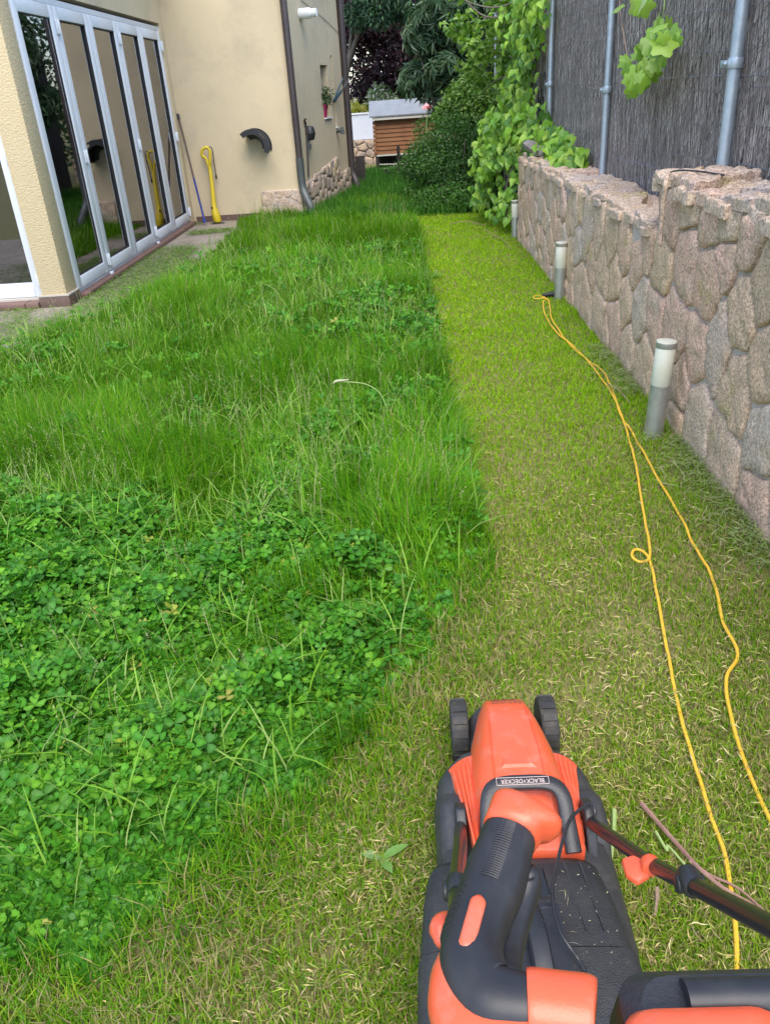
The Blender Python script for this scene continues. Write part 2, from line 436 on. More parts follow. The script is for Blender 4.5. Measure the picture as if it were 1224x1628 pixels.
# door threshold tiles
y = 7.5
while y < 12.1:
    b = MB(); b.box((DX - .03, y + .003, 0.0), (DX + .085, min(y + .30, 12.13) - .003, .05)); b.build('threshold_tile', M['terracotta'], house, bevel=.008); y += .30
x = -5.4
while x < -3.3:
    b = MB(); b.box((x + .003, 7.16, 0), (min(x + .33, -3.297) - .003, 7.42, .055)); b.build('threshold_tile', M['terracotta'], house, bevel=.008); x += .33
b = MB(); b.box((-8, 7.465, 0), (DX - .12, 12.3, FZ)); b.build('inner_floor', M['wood_floor'], house)
for i in range(22):
    xx = -7.7 + i * .2
    b = MB(); b.box((xx, 7.47, FZ + .001), (xx + .194, 12.28, FZ + .007)); b.build('floor_plank', M['wood_floor'], house)
b = MB(); b.box((-8.0, 7.2, 0), (-7.8, 12.3, 3.6)); b.build('inner_wall', M['interior'], house)
b = MB(); b.box((-7.8, 12.27, FZ), (DX - .26, 12.297, 2.6)); b.build('inner_wall', M['interior'], house)
b = MB(); b.box((-8.0, 7.2, 2.62), (-3.3, 12.3, 2.7)); b.build('inner_ceiling', M['interior'], house)
# folding door: outer frame + five leaves
DT = 2.46
b = MB(); b.box((DX - .07, 7.46, FZ), (DX, 7.505, DT)); b.box((DX - .07, 12.085, FZ), (DX, 12.13, DT)); b.box((DX - .07, 7.505, DT - .045), (DX, 12.085, DT)); b.box((DX - .07, 7.505, FZ - .02), (DX - .004, 12.085, FZ + .012))
b.build('door_frame', M['upvc'], house, bevel=.004)
nl = 5; LW = (12.085 - 7.505) / nl
def hinge_at(parent, x, y, z, axis='y'):
    b = MB()
    if axis == 'y':
        b.box((x + .002, y - .032, z - .055), (x + .018, y + .032, z + .055)); b.tube([(x + .02, y, z - .06), (x + .02, y, z + .06)], .012, 8)
    else:
        b.box((x - .032, y - .018, z - .055), (x + .032, y - .002, z + .055)); b.tube([(x, y - .02, z - .06), (x, y - .02, z + .06)], .012, 8)
    return b.build('hinge', M['hinge'], parent, bevel=.003)
for i in range(nl):
    y0, y1 = 7.505 + i * LW + .004, 7.505 + (i + 1) * LW - .004
    z0, z1 = FZ + .018, DT - .05; s = .105
    x0, x1 = DX - .06, DX + .012
    b = MB(); b.box((x0, y0, z0), (x1, y0 + s, z1)); b.box((x0, y1 - s, z0), (x1, y1, z1)); b.box((x0, y0 + s, z0), (x1 - .001, y1 - s, z0 + s)); b.box((x0, y0 + s, z1 - s), (x1 - .001, y1 - s, z1))
    lf = b.build('door_leaf', M['upvc'], house, bevel=.006)
    b = MB(); e = .008
    for q in ((y0 + s, y0 + s + e, z0 + s, z1 - s), (y1 - s - e, y1 - s, z0 + s, z1 - s), (y0 + s + e, y1 - s - e, z0 + s, z0 + s + e), (y0 + s + e, y1 - s - e, z1 - s - e, z1 - s)):
        b.box((x0 + .02, q[0], q[2]), (x1 - .012, q[1], q[3]))
    b.build('gasket', M['gasket'], lf)
    ez = .020 if i == 0 else 0.0; xa_, xb_ = x1 - .040, x1 - .040 + ez * (y1 - y0 - 2 * s)
    b = MB(); b.prism([(xa_, y0 + s + e, z0 + s + e), (xb_, y1 - s - e, z0 + s + e), (xb_, y1 - s - e, z1 - s - e), (xa_, y0 + s + e, z1 - s - e)], (.006, 0, 0)); b.build('pane', M['glass'], lf)
    if i in (1, 3, 4):
        yy = y0 if i in (1, 3) else y1 - .02
        for zz in (.19, 1.16, 2.24): hinge_at(lf, x1, yy, zz)
    if i == 1 or i == 3:
        b = MB(); b.box((x1 + .001, y0 - .03, FZ - .035), (x1 + .03, y0 + .03, FZ + .01)); b.build('roller', M['hinge'], lf, bevel=.004)
# front glass door left of the pillar
b = MB(); yq = 7.34
for (xa, xb) in ((-4.15, -3.275), (-5.06, -4.17)):
    z0, z1, s = .075, 2.44, .105
    b = MB(); b.box((xa, yq, z0), (xa + s, yq + .07, z1)); b.box((xb - s, yq, z0), (xb, yq + .07, z1)); b.box((xa + s, yq + .001, z0), (xb - s, yq + .07, z0 + s + .02)); b.box((xa + s, yq + .001, z1 - s), (xb - s, yq + .07, z1))
    lf = b.build('door_leaf', M['upvc'], house, bevel=.006)
    b = MB(); b.box((xa + s, yq + .03, z0 + s + .02), (xb - s, yq + .036, z1 - s)); b.build('pane', M['glass'], lf)
    for zz in (.22, 1.25): hinge_at(lf, xb - .02, yq, zz, 'x')
b = MB(); b.box((-5.2, 7.30, .055), (-3.297, 7.42, .072)); b.build('door_frame', M['grout'], house)
# downpipes
d0 = np.array([C1[0] + .03, 12.3 - .045, 0])
b = MB(); b.tube([d0 + (0, 0, 3.55), d0 + (0, 0, .42)], .048, 14); b.build('downpipe', M['pipe'], house, smooth=True)
b = MB(); b.tube(smooth_path([d0 + (0, 0, .78), d0 + (0, 0, .42), d0 + (.05, -.07, .25), d0 + (.11, -.12, .12), d0 + (.12, -.13, 0)], 5), .056, 14); b.build('downpipe_foot', M['greypipe'], house, smooth=True)
b = MB(); p = side_pt(SL - .02, 0, .055)
b.tube([p + (0, 0, 3.55), p + (0, 0, .35)], .055, 12); b.build('downpipe', M['pipe'], house, smooth=True)
b = MB(); b.tube(smooth_path([p + (0, 0, .5), p + (0, 0, .3), p + (.06, -.05, .14), p + (.09, -.07, 0)], 5), .062, 12); b.build('downpipe_foot', M['pipe'], house, smooth=True)
# flue, service pipe, tap bracket, thin cable
q = on_side(476, 22)
b = MB(); b.tube([q - SN * .01, q + SN * .16], .068, 16); fl = b.build('flue', M['white'], house, smooth=True)
b = MB(); b.tube([q + SN * .16, q + SN * .25], .052, 16); b.build('flue_tip', M['white'], fl, smooth=True)
q0, q1, q2 = on_side(489, 282), on_side(485, 205), on_side(482, 192)
b = MB(); b.tube(smooth_path([q0 + SN * .02, q1 + SN * .02, q2 + SN * .02, q2 + SN * .05 + np.array([0, 0, .02])], 4), .014, 8); b.build('service_pipe', M['pipe'], house, smooth=True)
q = on_side(487.5, 212); b = MB(); b.lathe([(.0, -.10), (.06, -.09), (.085, 0), (.06, .09), (0, .10)], q + SN * .05, n=12); b.box(q + SN * .04 - .05, q + SN * .04 + .05)
b.build('pipe_valve', M['black'], house, bevel=.01)
q = on_side(488, 233); b = MB(); b.lathe([(0, -.04), (.035, -.035), (.04, .03), (0, .045)], q + SN * .03, n=10); b.build('pipe_joint', M['greypipe'], house, smooth=True)
q = on_side(535, 208); b = MB(); b.tube([q, q + SN * .12], .03, 10); b.lathe([(0, -.06), (.04, -.05), (.02, .05), (0, .06)], q + SN * .1, n=10); b.build('bracket', M['greypipe'], house, smooth=True)
b = MB(); cp = [on_side(478, 0), on_side(505, 22), on_side(530, 45), on_side(547, 62)]
b.tube(smooth_path([c + SN * .01 for c in cp], 5), .0035, 5); b.build('cable', M['greypipe'], house)
# ------ stone surfaces: Voronoi cells made into single bulging stones
def clip_poly(poly, n, c):
    out = []
    for i in range(len(poly)):
        a, b = poly[i], poly[(i + 1) % len(poly)]; da, db = a[0] * n[0] + a[1] * n[1] - c, b[0] * n[0] + b[1] * n[1] - c
        if da <= 0: out.append(a)
        if da * db < 0: t = da / (da - db); out.append((a[0] + t * (b[0] - a[0]), a[1] + t * (b[1] - a[1])))
    return out
def voronoi(seeds, bounds, asp=1.0, wt=0.0):
    """cells of seeds in a rectangle; asp < 1 makes them taller than wide"""
    x0, x1, y0, y1 = bounds; S = [(s[0], s[1] * asp) for s in seeds]; cells = []
    rw = random.Random(len(seeds)); Wt = [rw.uniform(-wt, wt) for _ in S]
    for i, s in enumerate(S):
        p = [(x0, y0 * asp), (x1, y0 * asp), (x1, y1 * asp), (x0, y1 * asp)]
        for j, t in enumerate(S):
            if i == j: continue
            dx, dy = t[0] - s[0], t[1] - s[1]
            if dx * dx + dy * dy > 4: continue
            n = (2 * dx, 2 * dy); c = t[0] ** 2 + t[1] ** 2 - s[0] ** 2 - s[1] ** 2 + Wt[i] - Wt[j]
            p = clip_poly(p, n, c)
            if len(p) < 3: break
        cells.append([(a, b / asp) for a, b in p] if len(p) >= 3 else [])
    return cells
def stone_mesh(poly, fmap, gap=.008, bulge=.03, back=.05, n=22, rough=.008, seed=0, flat=False):
    """polygon in 2d -> lumpy stone; fmap(u, v, out) gives the 3d point"""
    P = np.array(poly); c = P.mean(0)
    A = 0
    pts = []
    for i in range(len(P)):
        a, b = P[i], P[(i + 1) % len(P)]; L = np.linalg.norm(b - a); k = max(1, int(L / .035))
        for t in np.arange(k) / k: pts.append(a + (b - a) * t)
    Q = np.array(pts)
    Q = .64 * Q + .18 * np.roll(Q, 1, 0) + .18 * np.roll(Q, -1, 0)
    # resample to n points
    d = np.r_[0, np.cumsum(np.linalg.norm(np.roll(Q, -1, 0) - Q, axis=1))]; Qc = np.vstack([Q, Q[:1]])
    s = np.linspace(0, d[-1], n, endpoint=False); Q = np.c_[np.interp(s, d, Qc[:, 0]), np.interp(s, d, Qc[:, 1])]
    R = np.linalg.norm(Q - c, axis=1, keepdims=True); size = R.mean()
    jit = np.array([1 + .10 * mnoise.noise(Vector((q[0] * 9, q[1] * 9, seed * 3.7))) for q in Q])[:, None]
    inner = c + (Q - c) * np.clip((R - gap) / R, .3, 1) * np.minimum(jit, 1.03)
    bl = bulge * min(1.0, size / .1)
    rings = [(1.0, -back), (1.0, bl * .30), (.965, bl * .66), (.90, bl * .88), (.62, bl * 1.0), (.3, bl * 1.02)] if not flat else [(1.0, -back), (1.0, bl * .5), (.96, bl * .9), (.75, bl), (.4, bl)]
    tl = np.array([random.uniform(-.25, .25), random.uniform(-.22, .12)])
    V, F = [], []
    for (f, o) in rings:
        for q in inner:
            w = c + (q - c) * f
            nn = 0 if o < 0 else rough * (mnoise.noise(Vector((w[0] * 14, w[1] * 14, seed))) * 1.6 + mnoise.noise(Vector((w[0] * 40, w[1] * 40, seed))) * .7) + float(np.dot(w - c, tl)) * bl * 3
            V.append(fmap(w[0], w[1], o + nn))
    V.append(fmap(c[0], c[1], rings[-1][1]))
    for i in range(len(rings) - 1):
        for k in range(n): F.append((i * n + k, i * n + (k + 1) % n, (i + 1) * n + (k + 1) % n, (i + 1) * n + k))
    b0 = (len(rings) - 1) * n
    for k in range(n): F.append((b0 + k, b0 + (k + 1) % n, len(V) - 1))
    return V, F
def add_stone(name, poly, fmap, m, parent, sharp=.9, **kw):
    V, F = stone_mesh(poly, fmap, **kw)
    o = MB().add(V, F).build(name, m, parent, smooth=True, angle=sharp)
    return o
def scatter_seeds(x0, x1, y0, y1, d, existing=(), tries=4000, asp=.7, seed=1):
    r = random.Random(seed); S = list(existing); k = 0
    for _ in range(tries):
        p = (r.uniform(x0, x1), r.uniform(y0, y1)); dd = d(p[0]) if callable(d) else d
        if all((p[0] - q[0]) ** 2 + ((p[1] - q[1]) * asp) ** 2 > dd * dd for q in S): S.append(p)
    return S
# plinth of the house
b = MB(); b.box((-2.0, 12.262, 0), (C1[0] + .012, 12.3, .375)); pl = b.build('plinth', M['mortar'], house, bevel=.01)
cells = voronoi(scatter_seeds(-2.0, C1[0], 0, .37, .17, asp=1), (-2.0, C1[0] + .012, -.02, .37))
for i, c in enumerate(cells):
    if c: add_stone('stone', c, lambda u, v, o: (u, 12.262 - o, v), M['cap'], pl, seed=i, n=16, bulge=.007, back=.02, gap=.003)
pa, pb = on_side(490, 283), on_side(534, 246); tt = side_t(pb)
pc, pd = on_side(544, 267), on_side(557, 259)
zt = lambda t: np.interp(t, [0, side_t(pa), tt, tt + .02, SL], [.40, pa[2], pb[2], pb[2] - .28, pb[2] - .25])
b = MB(); b.prism([side_pt(.06, 0, .02), side_pt(SL - .05, 0, .02), side_pt(SL - .05, zt(SL) - .03, .02), side_pt(tt + .03, zt(tt + .03) - .03, .02), side_pt(tt, zt(tt) - .03, .02), side_pt(.06, zt(.06) - .03, .02)], -SN * .03)
pl = b.build('plinth', M['mortar'], house)
cells = voronoi(scatter_seeds(.05, SL - .05, 0, .9, .16, asp=1, seed=4), (.05, SL - .06, -.02, .95))
for i, c in enumerate(cells):
    if not c: continue
    cc = np.mean(c, axis=0)
    if cc[1] > zt(cc[0]): continue
    c = [(u, min(v, zt(cc[0]))) for u, v in c]
    add_stone('stone', c, lambda u, v, o: side_pt(u, v, .02 + o), M['darkstone'], pl, seed=i, n=14, bulge=.03, back=.01, gap=.006)

# ------------------------------------------------------------------ retaining wall
WX = 1.285; YS = 4.22; HT, LT = 1.10, .865
wall = thing('stone_wall', 'granite rubble retaining wall with flat capstones running along the mown strip', 'wall', (WX, 5, 0))
b = MB(); b.box((WX - .004, .4, -.1), (WX + .33, YS, HT - .04)); b.box((WX - .0035, YS, -.1), (WX + .33, 9.2, LT - .04)); b.build('core', M['mortar'], wall)
seeds_px = [(1070, 340), (1099, 341), (1134, 353), (1165, 402), (1201, 368), (1056, 418), (1094, 421), (1128, 455), (1220, 450), (1186, 500), (1048, 497), (1113, 548),
            (1085, 608), (1076, 676), (1112, 678), (1154, 715), (1174, 628), (1218, 588), (1214, 690), (1204, 800),
            (937, 357), (954, 370), (975, 375), (998, 388), (1016, 357), (1034, 372), (1016, 408), (944, 421), (961, 434), (981, 447), (921, 390), (934, 481), (955, 494), (980, 512), (1021, 491), (1000, 555), (1026, 586), (998, 478), (921, 447), (908, 413), (892, 375), (908, 339), (926, 328), (884, 349), (868, 340), (858, 300), (872, 300), (1205, 330), (1172, 330)]
seeds = []
for (x, y) in seeds_px:
    P = at_x(x, y, WX); seeds.append((P[1], P[2]))
seeds = [s for s in seeds if s[1] > -.03]
seeds = scatter_seeds(5.9, 9.2, 0.02, LT - .03, lambda u: .18, seeds, asp=.75, seed=3)
seeds = scatter_seeds(.45, 2.45, 0.05, HT - .03, lambda u: .24, seeds, asp=.7, seed=8)
seeds = scatter_seeds(2.45, 5.9, 0.0, LT - .03, lambda u: .23, seeds, asp=.8, seed=5)
cells = voronoi(seeds, (.4, 9.2, -.06, 1.10), asp=.82, wt=.008)
for i, c in enumerate(cells):
    if not c: continue
    cy, cz = np.mean(c, axis=0)
    if cy > YS:
        if cz > LT + .04: continue
        c = clip_poly(c, (0, 1), LT - .015)
    else:
        c = clip_poly(c, (0, 1), HT - .03)
        if len(c) > 2 and max(p[0] for p in c) > YS + .01 and cz > LT - .15: c = clip_poly(c, (1, 0), YS + .01)
    if len(c) < 3: continue
    sz = np.ptp([p[0] for p in c])
    add_stone('stone', c, lambda u, v, o: (WX - o, u, v), M['stone'], wall, seed=i, n=38, bulge=.027 if sz > .14 else .020, gap=.0045, back=.03, rough=.008)
# capstones: two thin broken courses across the top
def caps(y0, y1, x0, x1, z, d, thick, seed, rough, nn=24, share=1.0, over=.05):
    r = random.Random(seed)
    S = scatter_seeds(y0, y1, x0, x1, d, asp=1.0, seed=seed)
    for i, c in enumerate(voronoi(S, (y0, y1, x0, x1), asp=.8)):
        if not c or r.random() > share: continue
        dz, ed, ta, tb = r.uniform(-.010, .012), r.uniform(-.015, over), r.uniform(-.07, .07), r.uniform(-.07, .05)
        cy, cx = np.mean(c, axis=0)
        def fm(u, v, o):
            vv = v
            if v < x0 + .07: vv = v - ed * (1 - (v - x0) / .07) + .012 * mnoise.noise(Vector((u * 7, 0, seed)))
            return (vv, u, z + dz + o + ta * (u - cy) + tb * (v - cx))
        add_stone('capstone', c, fm, M['cap'], wall, seed=i + seed * 50, n=nn, bulge=thick * .5, back=thick, gap=.008, rough=rough, flat=True, sharp=.5)
caps(.4, YS + .03, WX - .03, WX + .34, HT - .03, .19, .035, 3, .012, 28)
caps(.4, YS + .04, WX - .03, WX + .34, HT + .005, .26, .03, 13, .016, 30, .8, .03)
caps(YS + .03, 9.2, WX - .025, WX + .34, LT - .03, .17, .03, 5, .010)
caps(YS + .05, 9.2, WX - .02, WX + .34, LT - .002, .22, .024, 15, .012, 26, .75, .03)
# thin conduit running down the step of the wall
cd = thing('conduit', 'thin grey conduit pipe running down the step in the stone wall', 'pipe', (WX - .02, YS, .6))
pp = [at_x(1048, 392, WX - .075), at_x(1053, 330, WX - .085), at_x(1058, 290, WX - .085), at_x(1062, 276, WX - .06)]
b = MB(); b.tube(smooth_path(pp, 5), .011, 8); b.build('pipe', M['cap'], cd, smooth=True)
b = MB(); e = np.array(pp[-1]); b.tube(smooth_path([(WX + .2, YS + .12, .87), (WX + .09, YS + .09, 1.0), (WX + .02, YS + .03, 1.09), e + (.03, -.02, .012), e + (.10, -.10, .012), e + (.18, -.2, .0)], 6), .004, 6); b.build('wire', M['black'], cd, smooth=True)
# loose stones on the far end of the wall
q = at_x(848, 246, WX + .03)
o = MB().lathe([(0, -.05), (.09, -.045), (.12, 0), (.09, .05), (.03, .075), (0, .08)], (0, 0, 0), n=9).build('loose_stone', M['slate'], smooth=True, angle=.5)
o.location = (WX + .06, 8.82, LT + .085); o.rotation_euler = (.5, .35, .6); o.scale = (1.0, .75, .75)
tag(o, 'angular brown stone lying tilted on the ivy end of the low wall', 'stone')
b = MB(); b.prism([(-.16, -.09, 0), (.15, -.1, 0), (.17, .06, 0), (.02, .1, 0), (-.15, .07, 0)], (0, 0, .045))
o = b.build('loose_slab', M['slate'], bevel=.008); o.location = (WX + .19, 8.55, LT + .03); o.rotation_euler = (0, 0, .4)
tag(o, 'flat grey slate slab lying on the low wall beside the ivy', 'stone')

# ------------------------------------------------------------------ heather fence on posts and chain link
fence = thing('screen_fence', 'tall brown heather screening on galvanised posts and chain link above the stone wall', 'fence', (1.63, 6, .8))
FX = 1.655; FT = 2.75
b = MB(); b.box((FX + .03, 1.2, .6), (FX + .05, 9.2, FT)); b.box((FX + .03, 9.2, 0), (FX + .05, 19, FT)); b.build('backing', M['backing'], fence)
def reeds():
    V, F, Cc = [], [], []
    n = 72000
    y = np.r_[RNG.uniform(2.2, 9.8, 69000), RNG.uniform(9.8, 18, 3000)]
    L = RNG.uniform(.05, .24, n); z0 = RNG.uniform(.62, FT - .1, n); z1 = np.minimum(z0 + L, FT + RNG.uniform(-.05, .05, n))
    x = FX + RNG.uniform(-.022, .025, n) + .012 * np.sin(y * 1.7)
    w = RNG.uniform(.0015, .0036, n) * np.where(y > 9.8, 2.5, 1); sl = RNG.normal(0, .075, n)
    A = np.c_[x, y, z0]; B = np.c_[x + RNG.normal(0, .006, n), y + sl * (z1 - z0), z1]
    Mi = (A + B) / 2 + np.c_[RNG.normal(0, .004, n), RNG.normal(0, .006, n), np.zeros(n)]
    off = [np.c_[np.zeros(n), -w, np.zeros(n)], np.c_[-w, np.zeros(n), np.zeros(n)], np.c_[np.zeros(n), w, np.zeros(n)]]
    Vv = np.stack([A + off[0], A + off[1], A + off[2], Mi + off[0], Mi + off[1], Mi + off[2], B + off[0] * .5, B + off[1] * .5, B + off[2] * .5], 1)
    base = np.arange(n)[:, None] * 9
    q = np.array([[0, 1, 4, 3], [1, 2, 5, 4], [3, 4, 7, 6], [4, 5, 8, 7]])
    Ff = (base[:, :, None] + q[None]).reshape(-1, 4)
    tone = RNG.random((n, 1)); col = np.array([.17, .145, .14]) * (1 - tone) + np.array([.46, .40, .38]) * tone
    g = RNG.random(n) < .08; col[g] = (.55, .50, .48)
    col = np.repeat(col, 9, 0)
    return np_mesh('reeds', Vv.reshape(-1, 3), Ff, col)
link('heather_stalks', reeds(), M['straw'], fence, kind='stuff')
post_y = [1.78, 4.27, 6.77, 9.27, 11.8, 14.3]
for i, yy in enumerate(post_y):
    b = MB(); b.tube([(1.585, yy, .78), (1.585, yy + .01, FT + .1)], .026 if yy > 5 else .030, 14); po = b.build('post', M['galv'], fence, smooth=True)
    zz = 1.56 if i == 1 else (1.45 if i == 2 else 1.5)
    b = MB(); b.tube([(1.585, yy, zz - .022), (1.585, yy, zz + .022)], .036, 14); b.box((1.548, yy - .012, zz - .017), (1.562, yy + .10, zz + .015)); b.tube([(1.54, yy, zz), (1.55, yy + .06, zz)], .009, 6)
    b.build('clamp', M['galv'], po, bevel=.003)
b = MB()
for z in (1.0, 1.5, 2.05, 2.6):
    b.tube([(1.61, y, z + .012 * math.sin(y * 1.3 + z)) for y in np.linspace(1.3, 12, 40)], .0022, 4)
for z in np.arange(.95, 2.7, .17):
    b.tube([(FX - .03, y, z + .015 * math.sin(y * 2.1 + z * 5)) for y in np.linspace(1.3, 12, 60)], .0016, 4)
b.build('tension_wire', M['wire'], fence)
def chainlink():
    V, F = [], []
    st = .058
    for k in range(int((9.6 - 2.2) / st)):
        y0 = 2.2 + k * st; nz = int((FT - .86) / (st / 2)); zz = .86 + np.arange(nz) * st / 2
        yy = y0 + np.where((np.arange(nz) + k) % 2 == 0, -st / 2, st / 2) * .97
        xx = 1.612 + .006 * np.sin(zz * 7 + k); w = .0020
        o = len(V)
        for i in range(nz):
            V += [(xx[i], yy[i] - w, zz[i]), (xx[i] - w, yy[i], zz[i] + w), (xx[i], yy[i] + w, zz[i])]
        for i in range(nz - 1):
            a = o + i * 3; F += [(a, a + 1, a + 4, a + 3), (a + 1, a + 2, a + 5, a + 4)]
    return np_mesh('chain', np.array(V), np.array(F))
link('chain_link', chainlink(), M['wire'], fence, kind='stuff')

# ------------------------------------------------------------------ bollard lights
def bollard(h, label):
    t = thing('bollard_light', label, 'garden light', group='steel bollard lights along the stone wall')
    r = .044; s = h * .56
    b = MB(); b.lathe([(r, -.03), (r, s)], n=24); b.build('tube', M['steel'], t, smooth=True)
    b = MB(); b.lathe([(r - .001, s), (r + .0005, s + .004), (r + .0005, h - .032), (r - .001, h - .03)], n=24); b.build('diffuser', M['diffuser'], t, smooth=True)
    b = MB(); b.lathe([(r + .001, h - .03), (r + .002, h - .028), (r + .002, h - .006), (r + .001, h - .005)], n=24); b.build('band', M['steel'], t, smooth=True)
    b = MB(); b.lathe([(r + .002, h - .005), (r, h), (.02, h + .003), (.001, h + .004)], n=24); b.build('cap', M['diffuser'], t, smooth=True)
    return t
t = bollard(.47, 'steel bollard light with cream diffuser standing near the yellow cable, largest of the three')
t.location = (1.15, 3.56, 0); t.rotation_euler = (-.01, .045, 0)
t = bollard(.435, 'steel bollard light beside the plug connector of the yellow cable')
t.location = (1.22, 6.40, 0); t.rotation_euler = (0, .0, 0)
t = bollard(.40, 'steel bollard light at the foot of the ivy where the wall ends')
t.location = (1.255, 9.3, 0); t.rotation_euler = (0, -.01, 0)

# ------------------------------------------------------------------ yellow extension cable
A1 = [(868, 474), (863, 480), (866, 498), (882, 524), (912, 549), (942, 582), (966, 614), (984, 648), (996, 684), (1009, 730), (1019, 790), (1028, 840), (1033, 872), (1030, 886), (1016, 890), (1004, 882), (1008, 872), (1022, 874), (1034, 890), (1042, 930), (1057, 1010), (1076, 1110), (1100, 1200), (1130, 1290), (1155, 1370), (1166, 1440), (1172, 1520), (1168, 1610), (1160, 1700)]
A2 = [(866, 472), (855, 468), (848, 470), (852, 474), (870, 474), (874, 490), (878, 508), (905, 545), (935, 572), (958, 588), (976, 625), (985, 655), (1010, 694), (1040, 748), (1085, 825), (1100, 860), (1130, 910), (1150, 985), (1173, 1037), (1154, 1075), (1160, 1125), (1187, 1215), (1226, 1305), (1270, 1390)]
cable = thing('extension_cable', 'yellow extension cable trailing in a doubled line over the mown grass', 'cable', (1.0, 4, 0))
def lay(pts, k=6, amp=.006):
    P = smooth_path([at_z(x, y, .026) for x, y in pts], k); out = []
    for p in P:
        w = 1.0; out.append((p[0] + amp * .6 * mnoise.noise(Vector((p[1] * 11, p[0] * 11, 1))), p[1], .018 + 1.3 * amp * mnoise.noise(Vector((p[0] * 9, p[1] * 9, 5)))))
    return out
b = MB(); b.tube(lay(A1), .0052, 8); b.build('cord', M['yellow'], cable, smooth=True)
b = MB(); b.tube(lay(A2), .0052, 8); b.build('cord', M['yellow'], cable, smooth=True)
q = at_z(873, 470, .03); b = MB(); b.tube([q + (-.05, .02, 0), q + (.06, .04, .005)], [.016, .022], 10); b.build('plug', M['black'], cable, smooth=True)

# ------------------------------------------------------------------ vegetation generators (vectorised)
def pick(cols, n, jitter=.15):
    cols = np.array(cols); i = RNG.integers(0, len(cols), n); j = RNG.integers(0, len(cols), n); t = RNG.random((n, 1)) * .6
    return np.clip((cols[i] * (1 - t) + cols[j] * t) * (1 + RNG.uniform(-jitter, jitter, (n, 1))), 0, 1)
def blades(P, h, w, az, bend, col, segs=3, tipcol=None):
    n = len(P); t = np.linspace(0, 1, segs + 1)
    d = np.c_[np.cos(az), np.sin(az)]; tw = az + math.pi / 2 + RNG.uniform(-.9, .9, n); s = np.c_[np.cos(tw), np.sin(tw)]
    V = np.zeros((n, 2 * segs + 1, 3)); C = np.zeros((n, 2 * segs + 1, 3))
    for i in range(segs + 1):
        hor = bend * h * t[i] ** 1.8; ver = h * (t[i] - .42 * np.minimum(bend, 1.3) * t[i] ** 2.4)
        c = np.c_[P[:, 0] + d[:, 0] * hor, P[:, 1] + d[:, 1] * hor, P[:, 2] + ver]
        cc = col if tipcol is None else col * (1 - t[i] ** 2) + tipcol * t[i] ** 2
        if i < segs:
            ww = (w * (1 - .75 * t[i] ** 1.6))[:, None] * s * .5
            V[:, 2 * i, :] = c; V[:, 2 * i + 1, :] = c; V[:, 2 * i, :2] -= ww; V[:, 2 * i + 1, :2] += ww; C[:, 2 * i] = cc; C[:, 2 * i + 1] = cc
        else: V[:, 2 * i] = c; C[:, 2 * i] = cc
    f = []
    for i in range(segs - 1): a = 2 * i; f += [(a, a + 1, a + 3), (a, a + 3, a + 2)]
    a = 2 * (segs - 1); f.append((a, a + 1, a + 2)); f = np.array(f)
    k = 2 * segs + 1
    F = (np.arange(n)[:, None, None] * k + f[None]).reshape(-1, 3)
    return V.reshape(-1, 3), F, C.reshape(-1, 3)
def straws(P, L, w, az, tilt, col):
    n = len(P); d = np.c_[np.cos(az) * np.cos(tilt), np.sin(az) * np.cos(tilt), np.sin(tilt)]; s = np.c_[-np.sin(az), np.cos(az), np.zeros(n)]
    up = np.c_[np.zeros((n, 2)), w * .4]
    bow = np.c_[np.zeros((n, 2)), RNG.uniform(0, .12, n) * L] + s * (RNG.uniform(-.12, .12, n) * L)[:, None]
    V = np.stack([P - d * (L / 2)[:, None], P - s * (w / 2)[:, None] + bow, P + up + bow + s * (w / 2)[:, None], P + d * (L / 2)[:, None]], 1)
    F = (np.arange(n)[:, None, None] * 4 + np.array([[0, 1, 2], [1, 3, 2]])[None]).reshape(-1, 3)
    return V.reshape(-1, 3), F, np.repeat(col, 4, 0)
def frame_from(N, U):
    N = N / np.linalg.norm(N, axis=1, keepdims=True); U = U - N * (U * N).sum(1, keepdims=True)
    U = U / np.maximum(np.linalg.norm(U, axis=1, keepdims=True), 1e-6); return U, np.cross(N, U), N
T_DIAMOND = (np.array([(0, 0, 0), (.42, -.5, .10), (.42, .5, .10), (1, 0, -.06)]), np.array([(0, 1, 3), (0, 3, 2)]))
T_LONG = (np.array([(0, 0, 0), (.4, -.5, .05), (.4, .5, .05), (1, 0, -.12)]), np.array([(0, 1, 3), (0, 3, 2)]))
T_HEART = (np.array([(0, 0, 0), (-.10, -.28, .03), (.15, -.52, .10), (.55, -.36, .06), (1, 0, -.16), (.55, .36, .06), (.15, .52, .10), (-.10, .28, .03), (.45, 0, 0)]),
           np.array([(8, 0, 1), (8, 1, 2), (8, 2, 3), (8, 3, 4), (8, 4, 5), (8, 5, 6), (8, 6, 7), (8, 7, 0)]))
T_CLOVER = (np.array([(0, 0, 0), (.35, -.34, .05), (.78, -.50, .09), (1.0, -.22, .05), (.92, 0, .0), (1.0, .22, .05), (.78, .50, .09), (.35, .34, .05), (.55, 0, -.02)]),
            np.array([(8, 0, 1), (8, 1, 2), (8, 2, 3), (8, 3, 4), (8, 4, 5), (8, 5, 6), (8, 6, 7), (8, 7, 0)]))
def leaves(P, N, U, L, W, tmpl, col, midcol=None):
    T, tf = tmpl; u, v, n = frame_from(N, U); k = len(T); c = len(P)
    V = P[:, None, :] + u[:, None, :] * (T[None, :, 0, None] * L[:, None, None]) + v[:, None, :] * (T[None, :, 1, None] * W[:, None, None]) + n[:, None, :] * (T[None, :, 2, None] * L[:, None, None])
    F = (np.arange(c)[:, None, None] * k + tf[None]).reshape(-1, 3); C = np.repeat(col[:, None, :], k, 1)
    if midcol is not None: C[:, -1] = midcol
    return V.reshape(-1, 3), F, C.reshape(-1, 3)
